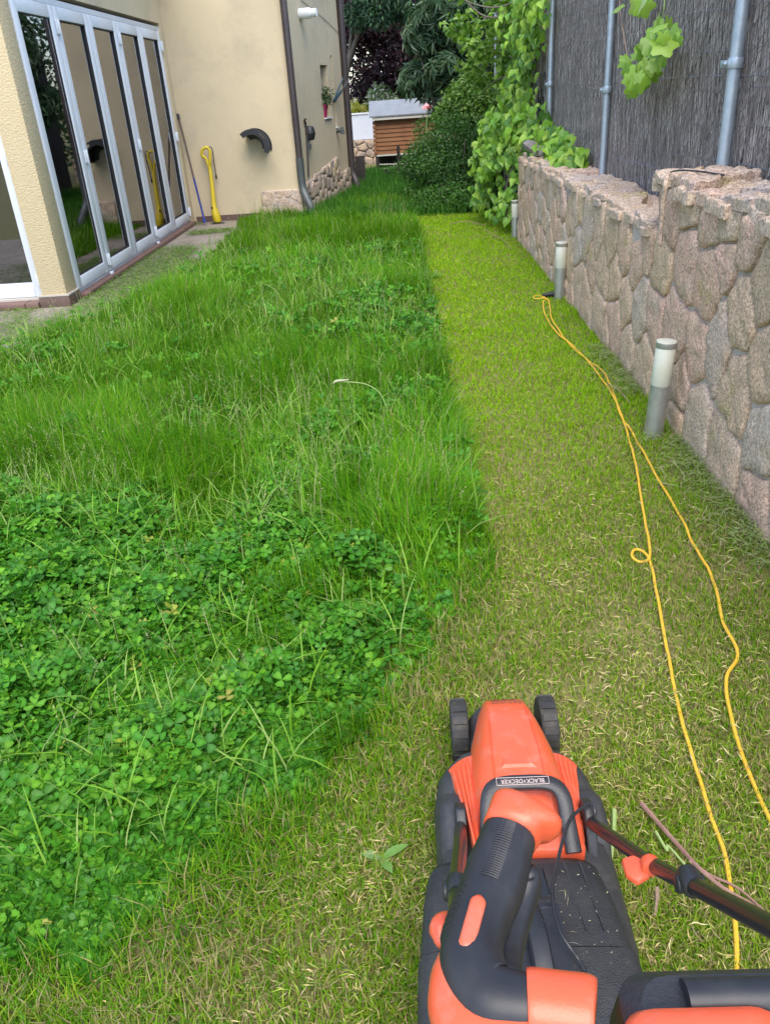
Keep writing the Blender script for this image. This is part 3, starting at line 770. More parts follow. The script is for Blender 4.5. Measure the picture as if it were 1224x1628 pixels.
def merge(parts):
    V, F, C = [], [], []; o = 0
    for v, f, c in parts: V.append(v); F.append(f + o); C.append(c); o += len(v)
    return np.vstack(V), np.vstack(F), np.vstack(C)
def rand_dirs(n, zb=0.0):
    d = RNG.normal(size=(n, 3)); d[:, 2] += zb; return d / np.linalg.norm(d, axis=1, keepdims=True)

# ------------------------------------------------------------------ lawn
MOW = np.array([at_z(x, y)[:2] for x, y in [(-200, 1540), (0, 1500), (130, 1470), (250, 1425), (400, 1350), (500, 1240), (570, 1150), (640, 1060), (690, 985), (745, 930), (785, 880)]])
MOW[:, 1] -= .07
def low_y(x): return np.interp(x, MOW[:, 0], MOW[:, 1], left=MOW[0, 1] - .1, right=9)
EX = np.array([(.27, 2.4), (.245, 3.2), (.225, 4.2), (.23, 5.4), (.21, 7), (.20, 9), (.18, 11.3), (.25, 13)])
def right_x(y): return np.interp(y, EX[:, 1], EX[:, 0])
def in_tall(x, y): return (x < right_x(y) + .03 * (vnoise(x, y, .18, 5) - .5)) & (y > low_y(x) + (.42 * (vnoise(x, y, .4, 6) - .45) + .22 * (vnoise(x, y, .09, 16) - .5)) * (y < 2.6)) & (x > edge_x(y) + .10 * (vnoise(x, y, .25, 9) - .6))
def vis(x, y, m=1.25): return (np.abs(x) < .52 * y + m) & (y > .70)
def samp(n, x0, x1, y0, y1, power=1.0):
    y = y0 * (y1 / y0) ** RNG.random(n) if power else RNG.uniform(y0, y1, n); return RNG.uniform(x0, x1, n), y
def clover_mask(x, y):
    near = sstep(3.4, 2.3, y + 1.5 * (vnoise(x, y, .45, 21) - .5)) * sstep(.02, -.35, x + .3 * (vnoise(x, y, .3, 22) - .5))
    patch = sstep(.60, .85, vnoise(x, y, .5, 24)) * .55 + .08
    p2 = np.exp(-(((x + .15) / .45) ** 2 + ((y - 5.8) / .9) ** 2)) * 1.1
    p3 = np.exp(-(((x - .02) / .25) ** 2 + ((y - 3.9) / .4) ** 2)) * .8
    return np.clip(np.maximum.reduce([near, patch * (y < 9), p2, p3]), 0, 1)
GREENS = [(.056, .185, .004), (.082, .235, .005), (.12, .285, .006), (.06, .19, .018), (.17, .33, .012)]
def build_tall():
    parts = []
    n = 300000
    # per-distance density: log-uniform in y over a wedge
    y = .95 * (13.2 / .95) ** RNG.random(n); xr = np.minimum(.52 * y + 1.25, 3.8); x = -xr + RNG.random(n) * (xr + .35)
    keep = in_tall(x, y) & vis(x, y); x, y = x[keep], y[keep]
    cm = clover_mask(x, y); k2 = RNG.random(len(x)) > cm * np.where(y < 2.9, .76, .60); x, y, cm = x[k2], y[k2], cm[k2]
    dl = np.clip(y - low_y(x), 0, 3)
    hn = vnoise(x, y, .55, 31) * .6 + vnoise(x, y, .16, 32) * .4
    H = (.03 + .125 * sstep(0, .9, dl) + .15 * sstep(.42, .75, hn)) * RNG.uniform(.55, 1.15, len(x))
    H *= 1 - .45 * cm * sstep(3.5, 2.5, y)
    strip = np.exp(-((x - .1) / .2) ** 2 - ((y - 3.0) / .6) ** 2); H += .07 * strip * RNG.random(len(x))
    H *= 1 - .25 * sstep(9, 12, y); H *= .45 + .55 * sstep(0, .45, x - edge_x(y))
    W = RNG.uniform(.0022, .0042, len(x)) * (1 + .12 * y)
    az = vnoise(x, y, .5, 41) * 9 + RNG.normal(0, .9, len(x))
    bend = np.abs(RNG.normal(.42, .36, len(x)))
    col = pick(GREENS, len(x)); tone = vnoise(x, y, 1.3, 44)[:, None]
    col = col * (.8 + .45 * tone) * np.array([1, 1, 1])
    yl = RNG.random(len(x)) < .05; col[yl] = pick([(.26, .26, .07), (.3, .27, .12)], yl.sum())
    near = y < 3.6
    for m, sg in ((near, 3), (~near, 2)):
        parts.append(blades(np.c_[x, y, np.zeros(len(x))][m], H[m], W[m], az[m], bend[m], col[m], sg))
    # wide blades and clumps
    n = 15000; y = 1.1 * (10 / 1.1) ** RNG.random(n); x = -np.minimum(.52 * y + .3, 3) + RNG.random(n) * (np.minimum(.52 * y + .3, 3) + .3)
    keep = in_tall(x, y) & (y - low_y(x) > .15) & ((y > 2.7) | (RNG.random(n) < .16)); x, y = x[keep], y[keep]; n = len(x)
    parts.append(blades(np.c_[x, y, np.zeros(n)], RNG.uniform(.12, .27, n), RNG.uniform(.004, .008, n) * (1 + .04 * y), RNG.uniform(0, 6.3, n), np.abs(RNG.normal(.6, .35, n)), pick([(.10, .27, .02), (.16, .34, .02), (.24, .40, .06), (.30, .40, .12)], n), 4))
    # pale flowering stems
    n = 3600; y = 1.3 * (12.5 / 1.3) ** RNG.random(n); x = -np.minimum(.52 * y + .3, 3) + RNG.random(n) * (np.minimum(.52 * y + .3, 3) + .3)
    keep = in_tall(x, y) & (y - low_y(x) > .5) & (vnoise(x, y, .8, 52) > .35) & ((y > 2.7) | (RNG.random(n) < .25)); x, y = x[keep], y[keep]; n = len(x)
    h = RNG.uniform(.20, .36, n) * (1 - .3 * (y < 2.6)); az = RNG.uniform(0, 6.3, n); bd = np.abs(RNG.normal(.3, .2, n)); pc = pick([(.30, .33, .14), (.36, .34, .20), (.22, .30, .10)], n)
    parts.append(blades(np.c_[x, y, np.zeros(n)], h, RNG.uniform(.0016, .0024, n) * (1 + .1 * y), az, bd, pc, 4))
    tip = np.c_[x + np.cos(az) * bd * h * .93, y + np.sin(az) * bd * h * .93, h * (1 - .42 * np.minimum(bd, 1.3)) * .97]
    dd = np.c_[np.cos(az) * bd, np.sin(az) * bd, np.ones(n) * .9]
    for q in range(5):
        rr = rand_dirs(n, .3); parts.append(leaves(tip - dd * (.012 * q), rr, dd + rr * .8, RNG.uniform(.009, .016, n), RNG.uniform(.0025, .0045, n) * (1 + .06 * y), T_LONG, pc * 1.05))
    V, F, C = merge(parts); return np_mesh('tall_grass', V, F, C)
o = link('tall_grass', build_tall(), M['grass']); tag(o, 'long uncut green grass with pale seed heads filling the left of the lawn', 'grass', kind='stuff')

def build_clover():
    n = 88000; y = .95 * (9.0 / .95) ** (RNG.random(n) ** 1.2); xr = np.minimum(.52 * y + 1.25, 3.5); x = -xr + RNG.random(n) * (xr + .35)
    keep = in_tall(x, y) & vis(x, y) & (RNG.random(n) < clover_mask(x, y) * .95 + .04); x, y = x[keep], y[keep]; n = len(x)
    dl = np.clip(y - low_y(x), 0, 2)
    lump = vnoise(x, y, .22, 61)
    h = (.016 + .088 * sstep(0, .6, dl)) * (.30 + 1.25 * lump) * RNG.uniform(.55, 1.12, n) + .005
    az = RNG.uniform(0, 6.3, n); lean = RNG.uniform(0, .35, n)
    top = np.c_[x + np.cos(az) * lean * h, y + np.sin(az) * lean * h, h]
    col = pick([(.034, .145, .009), (.047, .18, .010), (.066, .215, .013), (.045, .16, .02), (.115, .28, .018)], n, .2)
    yl = RNG.random(n) < .008; col[yl] = pick([(.22, .30, .03), (.26, .26, .05)], yl.sum())
    parts = [blades(np.c_[x, y, np.zeros(n)], h, np.full(n, .0018), az, lean, col * .9 + .02, 2)]
    R = (.009 + .020 * RNG.random(n) ** .8) * (1 + .05 * y)
    up = rand_dirs(n, 1.9); a0 = RNG.uniform(0, 6.3, n)
    for k in range(3):
        a = a0 + k * 2.094 + RNG.normal(0, .12, n); U = np.c_[np.cos(a), np.sin(a), np.full(n, .05)]
        N = up + U * RNG.uniform(-.30, .15, (n, 1))
        parts.append(leaves(top, N, U, R, R * .92, T_CLOVER, col, np.clip(col * 1.4 + .008, 0, 1)))
    V, F, C = merge(parts); return np_mesh('clover', V, F, C)
o = link('clover', build_clover(), M['clover']); tag(o, 'dense dark green clover patch growing through the uncut lawn', 'clover', kind='stuff')

def build_mown():
    parts = []
    n = 450000; y = .72 * (13 / .72) ** RNG.random(n); x = -np.minimum(.52 * y + 1.25, 2.0) + RNG.random(n) * (np.minimum(.52 * y + 1.25, 2.0) + np.minimum(.52 * y + .5, 1.36))
    keep = (~in_tall(x, y)) & (x > edge_x(y)) & (x < 1.30) & ((x > .1) | (y < 3)); x, y = x[keep], y[keep]; n = len(x)
    far = sstep(2.0, 4.2, y); bare = sstep(.5, .78, vnoise(x, y, .33, 71)) * (1 - .6 * far)
    k2 = RNG.random(n) > .55 * bare; x, y, far = x[k2], y[k2], far[k2]; n = len(x)
    h = RNG.uniform(.014, .036, n) * (.8 + .6 * vnoise(x, y, .25, 72))
    wedge = np.exp(-np.abs(x - 1.27) / .05); h *= 1 + 1.0 * wedge * RNG.random(n)
    nearedge = np.exp(-np.clip(low_y(x) - y, 0, 9) / .34) * (y < 2.8); h *= 1 + 1.9 * nearedge * RNG.random(n)
    col = pick([(.13, .27, .010), (.20, .32, .015), (.28, .36, .03), (.11, .25, .010)], n)
    col = col * (1 - far[:, None]) + pick([(.24, .42, .010), (.32, .47, .016), (.18, .36, .008)], n) * far[:, None]
    gm = RNG.random(n) < nearedge * .8; col[gm] = pick(GREENS, gm.sum())
    dry = RNG.random(n) < (.27 * (1 - far) * (1 - .7 * nearedge) + .05 + .12 * (vnoise(x, y, .5, 74) > .62)); col[dry] = pick([(.33, .28, .10), (.30, .24, .12), (.38, .33, .17)], dry.sum())
    parts.append(blades(np.c_[x, y, np.zeros(n)], h, RNG.uniform(.0022, .004, n) * (1 + .16 * y), RNG.uniform(0, 6.3, n), np.abs(RNG.normal(.5, .4, n)), col, 2))
    V, F, C = merge(parts); return np_mesh('mown_grass', V, F, C)
o = link('mown_grass', build_mown(), M['grass']); tag(o, 'short freshly mown yellow green grass along the stone wall', 'grass', kind='stuff')

def build_thatch():
    n = 90000; y = .72 * (9 / .72) ** (RNG.random(n) ** 1.35); x = -np.minimum(.52 * y + 1.25, 2.0) + RNG.random(n) * (np.minimum(.52 * y + 1.25, 2.0) + np.minimum(.52 * y + .5, 1.33))
    keep = (~in_tall(x, y)) & (x < 1.29) & ((x > .1) | (y < 3)) & (RNG.random(n) < .35 + .65 * sstep(.3, .7, vnoise(x, y, .3, 81))) & (RNG.random(n) > .8 * np.exp(-np.clip(low_y(x) - y, 0, 9) / .18) * (y < 2.7)); x, y = x[keep], y[keep]; n = len(x)
    far = sstep(1.7, 3.6, y); k = RNG.random(n) > .82 * far; x, y = x[k], y[k]; n = len(x)
    col = pick([(.50, .40, .16), (.44, .34, .14), (.56, .47, .25), (.28, .20, .09), (.28, .35, .05), (.20, .32, .02)], n)
    return np_mesh('clippings', *straws(np.c_[x, y, RNG.uniform(.006, .024, n)], RNG.uniform(.010, .045, n), RNG.uniform(.0013, .0030, n) * (1 + .08 * y), RNG.uniform(0, 6.3, n), RNG.normal(0, .28, n), col))
o = link('dry_clippings', build_thatch(), M['straw']); tag(o, 'pale dry straw and clippings lying in the mown grass near the mower', 'clippings', kind='stuff')

def build_path_clip():
    n = 42000; y = RNG.uniform(5.2, 12.2, n); x = edge_x(y) - RNG.random(n) * 1.9 * (RNG.random(n) ** .6)
    ok = (x > np.where(y < 7.15, -4.6, -3.0)) & (RNG.random(n) < sstep(.36, .66, vnoise(x, y, .45, 91) + .10 + .25 * np.exp(-((y - 8.4) / 1.2) ** 2) + .15 * (y < 7.2) - .12 * (y > 10)))
    x, y = x[ok], y[ok]; n = len(x)
    col = pick([(.09, .19, .02), (.13, .24, .03), (.17, .22, .06), (.06, .14, .015)], n)
    a = straws(np.c_[x, y, RNG.uniform(.008, .03, n)], RNG.uniform(.03, .09, n), RNG.uniform(.003, .006, n), RNG.uniform(0, 6.3, n), RNG.normal(0, .16, n), col)
    # clippings thrown against the foot of the stone wall
    n = 2600; y = RNG.uniform(2.3, 5, n); x = 1.27 - np.abs(RNG.normal(0, .09, n)); ok = RNG.random(n) < sstep(.35, .7, vnoise(x, y, .3, 93) + .3 * np.exp(-((y - 3.2) / .35) ** 2)); x, y = x[ok], y[ok]; n = len(x)
    c = straws(np.c_[x, y, RNG.uniform(.02, .05, n)], RNG.uniform(.03, .10, n), RNG.uniform(.002, .004, n), RNG.uniform(0, 6.3, n), RNG.normal(0, .2, n), pick([(.15, .24, .04), (.20, .26, .08), (.30, .29, .15)], n))
    return np_mesh('clip', *merge([a, c]))
o = link('green_clippings', build_path_clip(), M['straw']); tag(o, 'cut green grass clippings strewn over the path by the doors', 'clippings', kind='stuff')

# grass verge in the shade at the far end
def build_verge():
    n = 26000; x = RNG.uniform(-1.4, 1.3, n); y = RNG.uniform(11.4, 18.5, n); ok = (x > -1.25 + (y - 12.3) * .19 - .1) | (y > 15.3); x, y = x[ok], y[ok]; n = len(x)
    h = RNG.uniform(.08, .24, n); col = pick([(.035, .12, .015), (.05, .16, .02), (.07, .19, .025)], n)
    return np_mesh('verge', *blades(np.c_[x, y, np.zeros(n)], h, RNG.uniform(.008, .013, n), RNG.uniform(0, 6.3, n), np.abs(RNG.normal(.4, .3, n)), col, 2))
o = link('verge_grass', build_verge(), M['grass']); tag(o, 'shaded unmown grass at the far end between house and shrubs', 'grass', kind='stuff')

# single weeds that stand out of the lawn
def weed(px, py, z, nl, L, W, cols, label, spread=.7, group=None):
    p = at_z(px, py, z); t = thing('weed', label, 'weed', (p[0], p[1], 0))
    for k in range(nl):
        a = k * 2.4 + .4; V = []; n = 7
        e = random.uniform(.35, spread); LL = L * random.uniform(.7, 1.1)
        for i in range(n):
            s = i / (n - 1); r = LL * s * math.cos(e - s * .7); zz = z * .3 + LL * s * math.sin(e) - .35 * LL * s * s
            wd = W * math.sin(math.pi * min(1, s * .9 + .08)) ** .8 * .5
            cx, cy = p[0] + math.cos(a) * r, p[1] + math.sin(a) * r
            V += [(cx - math.sin(a) * -wd, cy - math.cos(a) * wd, zz + .15 * wd), (cx, cy, zz - .1 * wd), (cx + math.sin(a) * -wd, cy + math.cos(a) * wd, zz + .15 * wd)]
        V = np.array(V); F = []
        for i in range(n - 1): q = i * 3; F += [(q, q + 1, q + 4, q + 3), (q + 1, q + 2, q + 5, q + 4)]
        link('leaf', np_mesh('leaf', V, np.array(F), np.tile(cols[k % len(cols)], (len(V), 1)), True), M['leaf'], t)
weed(605, 1350, .05, 3, .07, .022, [(.16, .30, .06), (.20, .33, .12)], 'pale broad leaved weed standing in the mown grass left of the mower')
weed(655, 640, .10, 7, .20, .035, [(.22, .34, .14), (.13, .27, .05)], 'grey green weed tuft near the edge of the uncut grass')
weed(40, 680, .10, 9, .30, .03, [(.26, .36, .22), (.18, .31, .12)], 'pale silvery weed clump in the long grass at the far left')
weed(690, 430, .08, 5, .15, .03, [(.12, .25, .03)], 'small bright weed at the mown edge below the shrub')

# a long seed stem bending over the tall grass
t = thing('grass_stem', 'long pale seed stem arching over the uncut grass in mid lawn', 'grass stem', at_z(618, 690))
P0 = at_z(618, 700); Pa = at_y(612, 640, P0[1]); Pb = at_y(585, 612, P0[1]); Pc = at_y(535, 606, P0[1])
b = MB(); b.tube(smooth_path([P0, Pa, Pb, Pc], 6), .0022, 5); b.build('stem', M['twiggreen'], t)
b = MB(); b.tube(smooth_path([Pc + (.06, 0, .004), Pc, Pc + (-.02, 0, -.012)], 4), [.002, .004, .006, .007, .007, .006, .005, .003, .001][:9], 6); b.build('seed_head', M['seed'], t)
#@@MOWER@@ begin
# ------------------------------------------------------------------ lawn mower
XC = .190
mow = thing('lawn_mower', 'orange and black electric lawn mower standing on the mown grass in the foreground', 'lawn mower', (XC, 1.2, 0))
def rrect(cx, hw, y0, y1, r, z, n=6, rf=None):
    """rounded rectangle loop at height z; rf = radius of the front corners"""
    rf = rf or r; L = []
    for (sx, sy, rr, a0) in ((1, 1, rf, 0), (-1, 1, rf, 90), (-1, -1, r, 180), (1, -1, r, 270)):
        ox, oy = cx + sx * (hw - rr), (y1 - rr if sy > 0 else y0 + rr)
        for k in range(n): a = math.radians(a0 + 90 * k / (n - 1)); L.append((ox + rr * math.cos(a), oy + rr * math.sin(a), z))
    return L
# deck: black shell with bulging wheel arches
b = MB()
b.loft([rrect(XC, .180, .86, 1.425, .05, .035, rf=.13), rrect(XC, .183, .86, 1.43, .05, .075, rf=.13), rrect(XC, .176, .865, 1.42, .05, .13, rf=.125), rrect(XC, .158, .88, 1.40, .05, .168, rf=.115), rrect(XC, .12, .90, 1.37, .05, .185, rf=.09)])
dk = b.build('deck', M['deck'], mow, smooth='all', bevel=0)
for s in (-1, 1):                                                     # round arch covers over the rear wheels
    b = MB(); b.lathe([(.02, -.035), (.085, -.033), (.098, -.015), (.098, .02), (.085, .034), (.02, .036)], (XC + s * .140, 1.19, .105), 'x', 22); b.build('wheel_arch', M['deck'], mow, smooth='all')
# front bumper apron
b = MB(); b.loft([rrect(XC, .085, 1.38, 1.60, .03, .05, rf=.05), rrect(XC, .085, 1.38, 1.60, .03, .10, rf=.05), rrect(XC, .07, 1.38, 1.585, .03, .13, rf=.04)]); b.build('apron', M['deck'], mow, smooth='all')
# wheels
def wheel(cx, cy, r, w, outer):
    t = MB(); pr = [(r * .72, -w / 2), (r * .96, -w / 2), (r, -w / 2 + .006), (r, w / 2 - .006), (r * .96, w / 2), (r * .72, w / 2)]
    t.lathe(pr, (cx, cy, r), 'x', 30)
    o = t.build('wheel', M['tyre'], mow, smooth=True)
    for k in range(15):
        a = k * 2 * math.pi / 15; c = Vector((cx, cy + (r + .0005) * math.cos(a), r + (r + .0005) * math.sin(a))); tg = Vector((0, -math.sin(a), math.cos(a))); rd = Vector((0, math.cos(a), math.sin(a)))
        m_ = MB(); m_.bar(c - tg * .009 - Vector((w * .0, 0, 0)), c + tg * .009, w - .008, .005, up=rd); m_.build('tread_block', M['tyre'], o)
    rr = MB(); rr.lathe([(.004, -w * .30), (r * .3, -w * .42), (r * .68, -w * .40), (r * .72, -w * .44), (r * .72, w * .44), (r * .68, w * .40), (r * .3, w * .42), (.004, w * .30)], (cx, cy, r), 'x', 24); rr.build('rim', M['black'], o, smooth=True)
wheel(XC - .107, 1.555, .078, .042, -1); wheel(XC + .117, 1.555, .078, .042, 1)
wheel(XC - .125, .93, .088, .042, -1); wheel(XC + .125, .93, .088, .042, 1)
b = MB(); b.tube([(XC - .12, 1.555, .078), (XC + .13, 1.555, .078)], .007, 8); b.build('axle', M['steel'], mow)
# orange motor cover: hump lofted along its length
secs = [  # y, half width at top, half width at foot, z top, z foot
    (1.550, .030, .046, .135, .095), (1.545, .036, .054, .168, .10), (1.530, .041, .063, .198, .11), (1.497, .045, .071, .222, .12), (1.455, .049, .079, .243, .13), (1.40, .053, .090, .259, .145), (1.33, .058, .100, .268, .16), (1.27, .061, .106, .270, .165), (1.20, .062, .108, .262, .17), (1.14, .062, .108, .246, .175), (1.085, .062, .108, .225, .18)]
def hump(y, a, f, zt, zf):
    h = zt - zf; pr = [(-f, 0), (-f * .985, .18), (-(f * .72 + a * .28), .55), (-(f * .30 + a * .70), .86), (-a * 1.02, .965), (-a * .93, 1.0), (-a * .86, .975), (-a * .5, .985), (0, .99)]
    pr = pr + [(-x, z) for x, z in pr[-2::-1]]
    return [(XC + x, y, zf + h * z) for x, z in pr]
b = MB(); b.loft([hump(*s) for s in secs]); mc = b.build('motor_cover', M['orange'], mow, smooth=True, angle=.6)
# ribbed orange wings
for s in (-1, 1):
    def wp(u, v):                                                     # u across 0 inner..1 outer, v along 0 front..1 back
        y = 1.345 - .275 * v; inn = .094 + .004 * v; out = .146 - .040 * v
        return np.array([XC + s * (inn + (out - inn) * u), y - .012 * u * (1 - v), .198 + .030 * math.sin(v * 1.4) - .030 * u ** 2])
    nv = 14; top = [[wp(u, v) for u in np.linspace(-.12, 1, 10)] for v in np.linspace(0, 1, nv)]
    lo = [row + [row[-1] - np.array([0, 0, .045]), row[0] - np.array([0, 0, .06])] for row in top]
    b = MB(); b.loft(lo); wg = b.build('side_wing', M['orange'], mow, smooth=True, angle=.6)
    for k in range(4):
        u = .18 + k * .22; b = MB(); b.tube([wp(u, v) + np.array([0, 0, .0015]) for v in np.linspace(.015, .985, 12)], [.002] + [.0042] * 10 + [.002], 8); b.build('rib', M['orange'], wg, smooth=True)
# orange cross lip behind the handle
b = MB(); b.box((XC - .108, 1.062, .185), (XC + .108, 1.098, .226)); b.build('rear_lip', M['orange'], mow, bevel=.008)
# stepped badge recess on the hump
b = MB(); zz = .2675
b.add([(XC - .024, 1.305, zz), (XC + .024, 1.305, zz), (XC + .030, 1.245, zz + .003), (XC - .030, 1.245, zz + .003), (XC - .030, 1.312, zz - .004), (XC + .030, 1.312, zz - .004), (XC + .040, 1.238, zz - .004), (XC - .040, 1.238, zz - .004)],
      [(0, 1, 2, 3), (4, 5, 1, 0), (5, 6, 2, 1), (6, 7, 3, 2), (7, 4, 0, 3)]); b.build('badge', M['orange'], mc)
# black carrying handle
def strap(name, P, w, h, m, **kw):
    b = MB(); P = smooth_path(P, 5); lo = []
    for i, p in enumerate(P):
        d = P[min(i + 1, len(P) - 1)] - P[max(i - 1, 0)]; d = d / np.linalg.norm(d); up = np.array([0, -.35, 1.]); sd = np.cross(d, up); sd /= np.linalg.norm(sd); up = np.cross(sd, d)
        lo.append([p + sd * a * w / 2 + up * c * h / 2 for a, c in ((-1, -.6), (-.8, -1), (.8, -1), (1, -.6), (1, .6), (.8, 1), (-.8, 1), (-1, .6))])
    b.loft(lo); return b.build(name, m, mow, smooth=True, angle=.9, **kw)
hx0, hx1 = XC - .078, XC + .076
hd = strap('carry_handle', [(hx0 - .004, 1.055, .225), (hx0 - .002, 1.10, .252), (hx0 + .004, 1.145, .282), (hx0 + .024, 1.166, .293), (XC, 1.170, .295), (hx1 - .024, 1.166, .293), (hx1 - .002, 1.145, .282), (hx1 + .002, 1.10, .252), (hx1 + .006, 1.055, .225)], .030, .016, M['black'])
def text(s, size, loc, rx, rz, m, parent, name='lettering', sx=1.0):
    c = bpy.data.curves.new(name, 'FONT'); c.body = s; c.size = size; c.align_x = 'CENTER'; c.align_y = 'CENTER'; c.extrude = .0004
    o = bpy.data.objects.new(name, c); COL.objects.link(o); bpy.context.view_layer.update()
    me = bpy.data.meshes.new_from_object(o.evaluated_get(bpy.context.evaluated_depsgraph_get())); COL.objects.unlink(o); bpy.data.objects.remove(o)
    o = bpy.data.objects.new(name, me); COL.objects.link(o); me.materials.clear(); me.materials.append(m)
    o.parent = parent; o.matrix_parent_inverse = world_of(parent).inverted()
    o.matrix_basis = Matrix.Translation(loc) @ Matrix.Rotation(rz, 4, 'Z') @ Matrix.Rotation(rx, 4, 'X') @ Matrix.Diagonal((sx, 1, 1, 1)); return o
lz = Matrix.Rotation(0, 4, 'X')
text('BLACK+DECKER', .0125, (XC - .003, 1.1665, .3038), math.radians(-16), math.pi, M['print'], hd, sx=.95)
b = MB()
for q in ((-.052, .052, .0073, .0082), (-.052, .052, -.0082, -.0073), (-.0528, -.052, -.0082, .0082), (.052, .0528, -.0082, .0082)):
    V = [(XC - .003 + x, 1.1665 + y * .96, .3036 + y * .29 * 1.0) for x, y in ((q[0], q[2]), (q[1], q[2]), (q[1], q[3]), (q[0], q[3]))]; b.prism(V, (0, 0, .0006))
b.build('badge_border', M['print'], hd)
text('BLACK+DECKER', .011, (XC + .004, 1.482, .2305), math.radians(-27), math.pi, M['darkprint'], mc, sx=.9)
b = MB()
for x0, x1 in ((-.028, -.010), (-.004, .010), (.014, .030)): b.prism([(XC + x0, 1.518, .2075), (XC + x1, 1.518, .2075), (XC + x1, 1.510, .2135), (XC + x0, 1.510, .2135)], (0, .0008, .001))
b.build('print_bar', M['darkprint'], mc)
# rear: grass box with hinged flap, recess and strap handle
BC = .152
def boxloop(y, hw, zt, zb=.06, r=.03):
    return [(BC - hw, y, zb), (BC - hw, y, zt - r), (BC - hw + r * .3, y, zt - r * .3), (BC - hw + r, y, zt), (BC - .078, y, zt + .004), (BC + .078, y, zt + .004), (BC + hw - r, y, zt), (BC + hw - r * .3, y, zt - r * .3), (BC + hw, y, zt - r), (BC + hw, y, zb)]
b = MB(); b.loft([boxloop(y, hw, zt) for y, hw, zt in ((1.058, .156, .205), (1.03, .164, .226), (.96, .175, .238), (.85, .184, .246))]); b.build('rear_flap', M['box'], mow, smooth=True, angle=.9)
sl = [(.846, .187, .250), (.80, .189, .254), (.70, .191, .258), (.58, .191, .258), (.47, .186, .25), (.44, .175, .235)]
b = MB(); b.loft([boxloop(y, hw, zt) for y, hw, zt in sl]); gb = b.build('grass_box', M['box'], mow, smooth=True, angle=.9)
b = MB(); b.loft([[(BC - .075, 1.02, .2305), (BC + .055, 1.02, .2305), (BC + .060, .945, .2415), (BC - .075, .945, .2415)], [(BC - .07, 1.015, .2365), (BC + .05, 1.015, .2365), (BC + .055, .95, .2475), (BC - .07, .95, .2475)]]); b.build('warning_plate', M['gloss'], mow)
text('DANGER', .014, (BC - .01, .985, .2425), math.radians(8), 0, M['deck'], mow, name='embossed_word')
for x0, x1 in ((BC + .095, BC + .100), (BC + .125, BC + .129), (BC - .10, BC - .095)):
    b = MB(); b.bar((x0, 1.03, .228), (x0 + .012, .88, .2475), x1 - x0, .006); b.build('ridge', M['box'], mow)
# recess bowl in the flap with the strap handle arching over it
b = MB(); rec = lambda hw, y0, y1, z: [(BC + .005 - hw, y0, z), (BC + .005 + hw, y0, z + .0), (BC + .005 + hw * .92, y1, z), (BC + .005 - hw * .92, y1, z)]
b.loft([rec(.066, .755, .925, .2600), rec(.062, .762, .918, .2615), rec(.055, .775, .905, .2565)]); b.build('recess', M['black'], mow, bevel=.003)
hp = [(BC + .012, .935, .246), (BC + .013, .915, .268), (BC + .014, .885, .284), (BC + .016, .85, .288), (BC + .018, .81, .282), (BC + .020, .775, .268), (BC + .020, .755, .252)]
b = MB(); P = smooth_path(hp, 4); lo = []
for i, p in enumerate(P):
    w = .017; lo.append([p + np.array([-w, 0, -.004]), p + np.array([-w * .8, 0, .003]), p + np.array([0, 0, .006]), p + np.array([w * .8, 0, .003]), p + np.array([w, 0, -.004])])
b.loft(lo); st = b.build('strap_handle', M['rubber'], mow, smooth=True)
for r_ in range(9):
    for c_ in range(4):
        j = 7 + r_; 
        if j + 1 >= len(P): break
        p = P[3] + (P[12] - P[3]) * (r_ / 8); i0 = 3 + r_; p = P[i0]
        b = MB(); x = -.0105 + c_ * .007 + (.0035 if r_ % 2 else 0); q = p + np.array([x, 0, .0045]); b.lathe([(.0026, 0), (.0012, .002)], q, n=4); b.build('knurl', M['rubber'], st)
b = MB(); b.bar((BC - .02, .742, .2612), (BC + .075, .742, .2612), .003, .004); b.build('seam', M['gasket'], mow)
# pivots, lower tubes, clips
tubes = {}
for s, x0 in ((-1, .060), (1, .318)):
    b = MB(); b.prism([(x0 - .011, 1.06, .15), (x0 - .011, 1.19, .15), (x0 - .011, 1.185, .23), (x0 - .011, 1.15, .25), (x0 - .011, 1.12, .235)], (.022, 0, 0)); b.build('pivot_bracket', M['black'], mow, bevel=.004)
    xt = .352 if s > 0 else .028
    pts = [(x0, 1.155, .205), (x0 + .004 * s, 1.10, .245), (x0 + (xt - x0) * .35, .98, .345), (x0 + (xt - x0) * .7, .84, .46), (xt, .66, .63), (xt, .50, .785), (xt - .004 * s, .36, .92), (xt - .006 * s, .30, .985)]
    P = smooth_path(pts, 5); tubes[s] = P
    b = MB(); b.tube(P, .0125, 14); b.build('handle_tube', M['gloss'], mow, smooth=True)
    kb = P[18]
    b = MB(); b.tube([kb + np.array([.0, .012, .008]), kb + np.array([.0, -.012, -.008]) + np.array([0, -.01, .024])], [.015, .016], 14); b.tube([kb - np.array([.018 * s, 0, 0]), kb + np.array([.020 * s, 0, 0])], [.013, .014], 12); b.build('knob', M['black'], mow, bevel=.003)
# orange strip on the inside of the left bracket
b = MB(); b.bar((.072, 1.165, .235), (.082, 1.065, .228), .005, .03); b.build('bracket_strip', M['orange'], mow, bevel=.002)
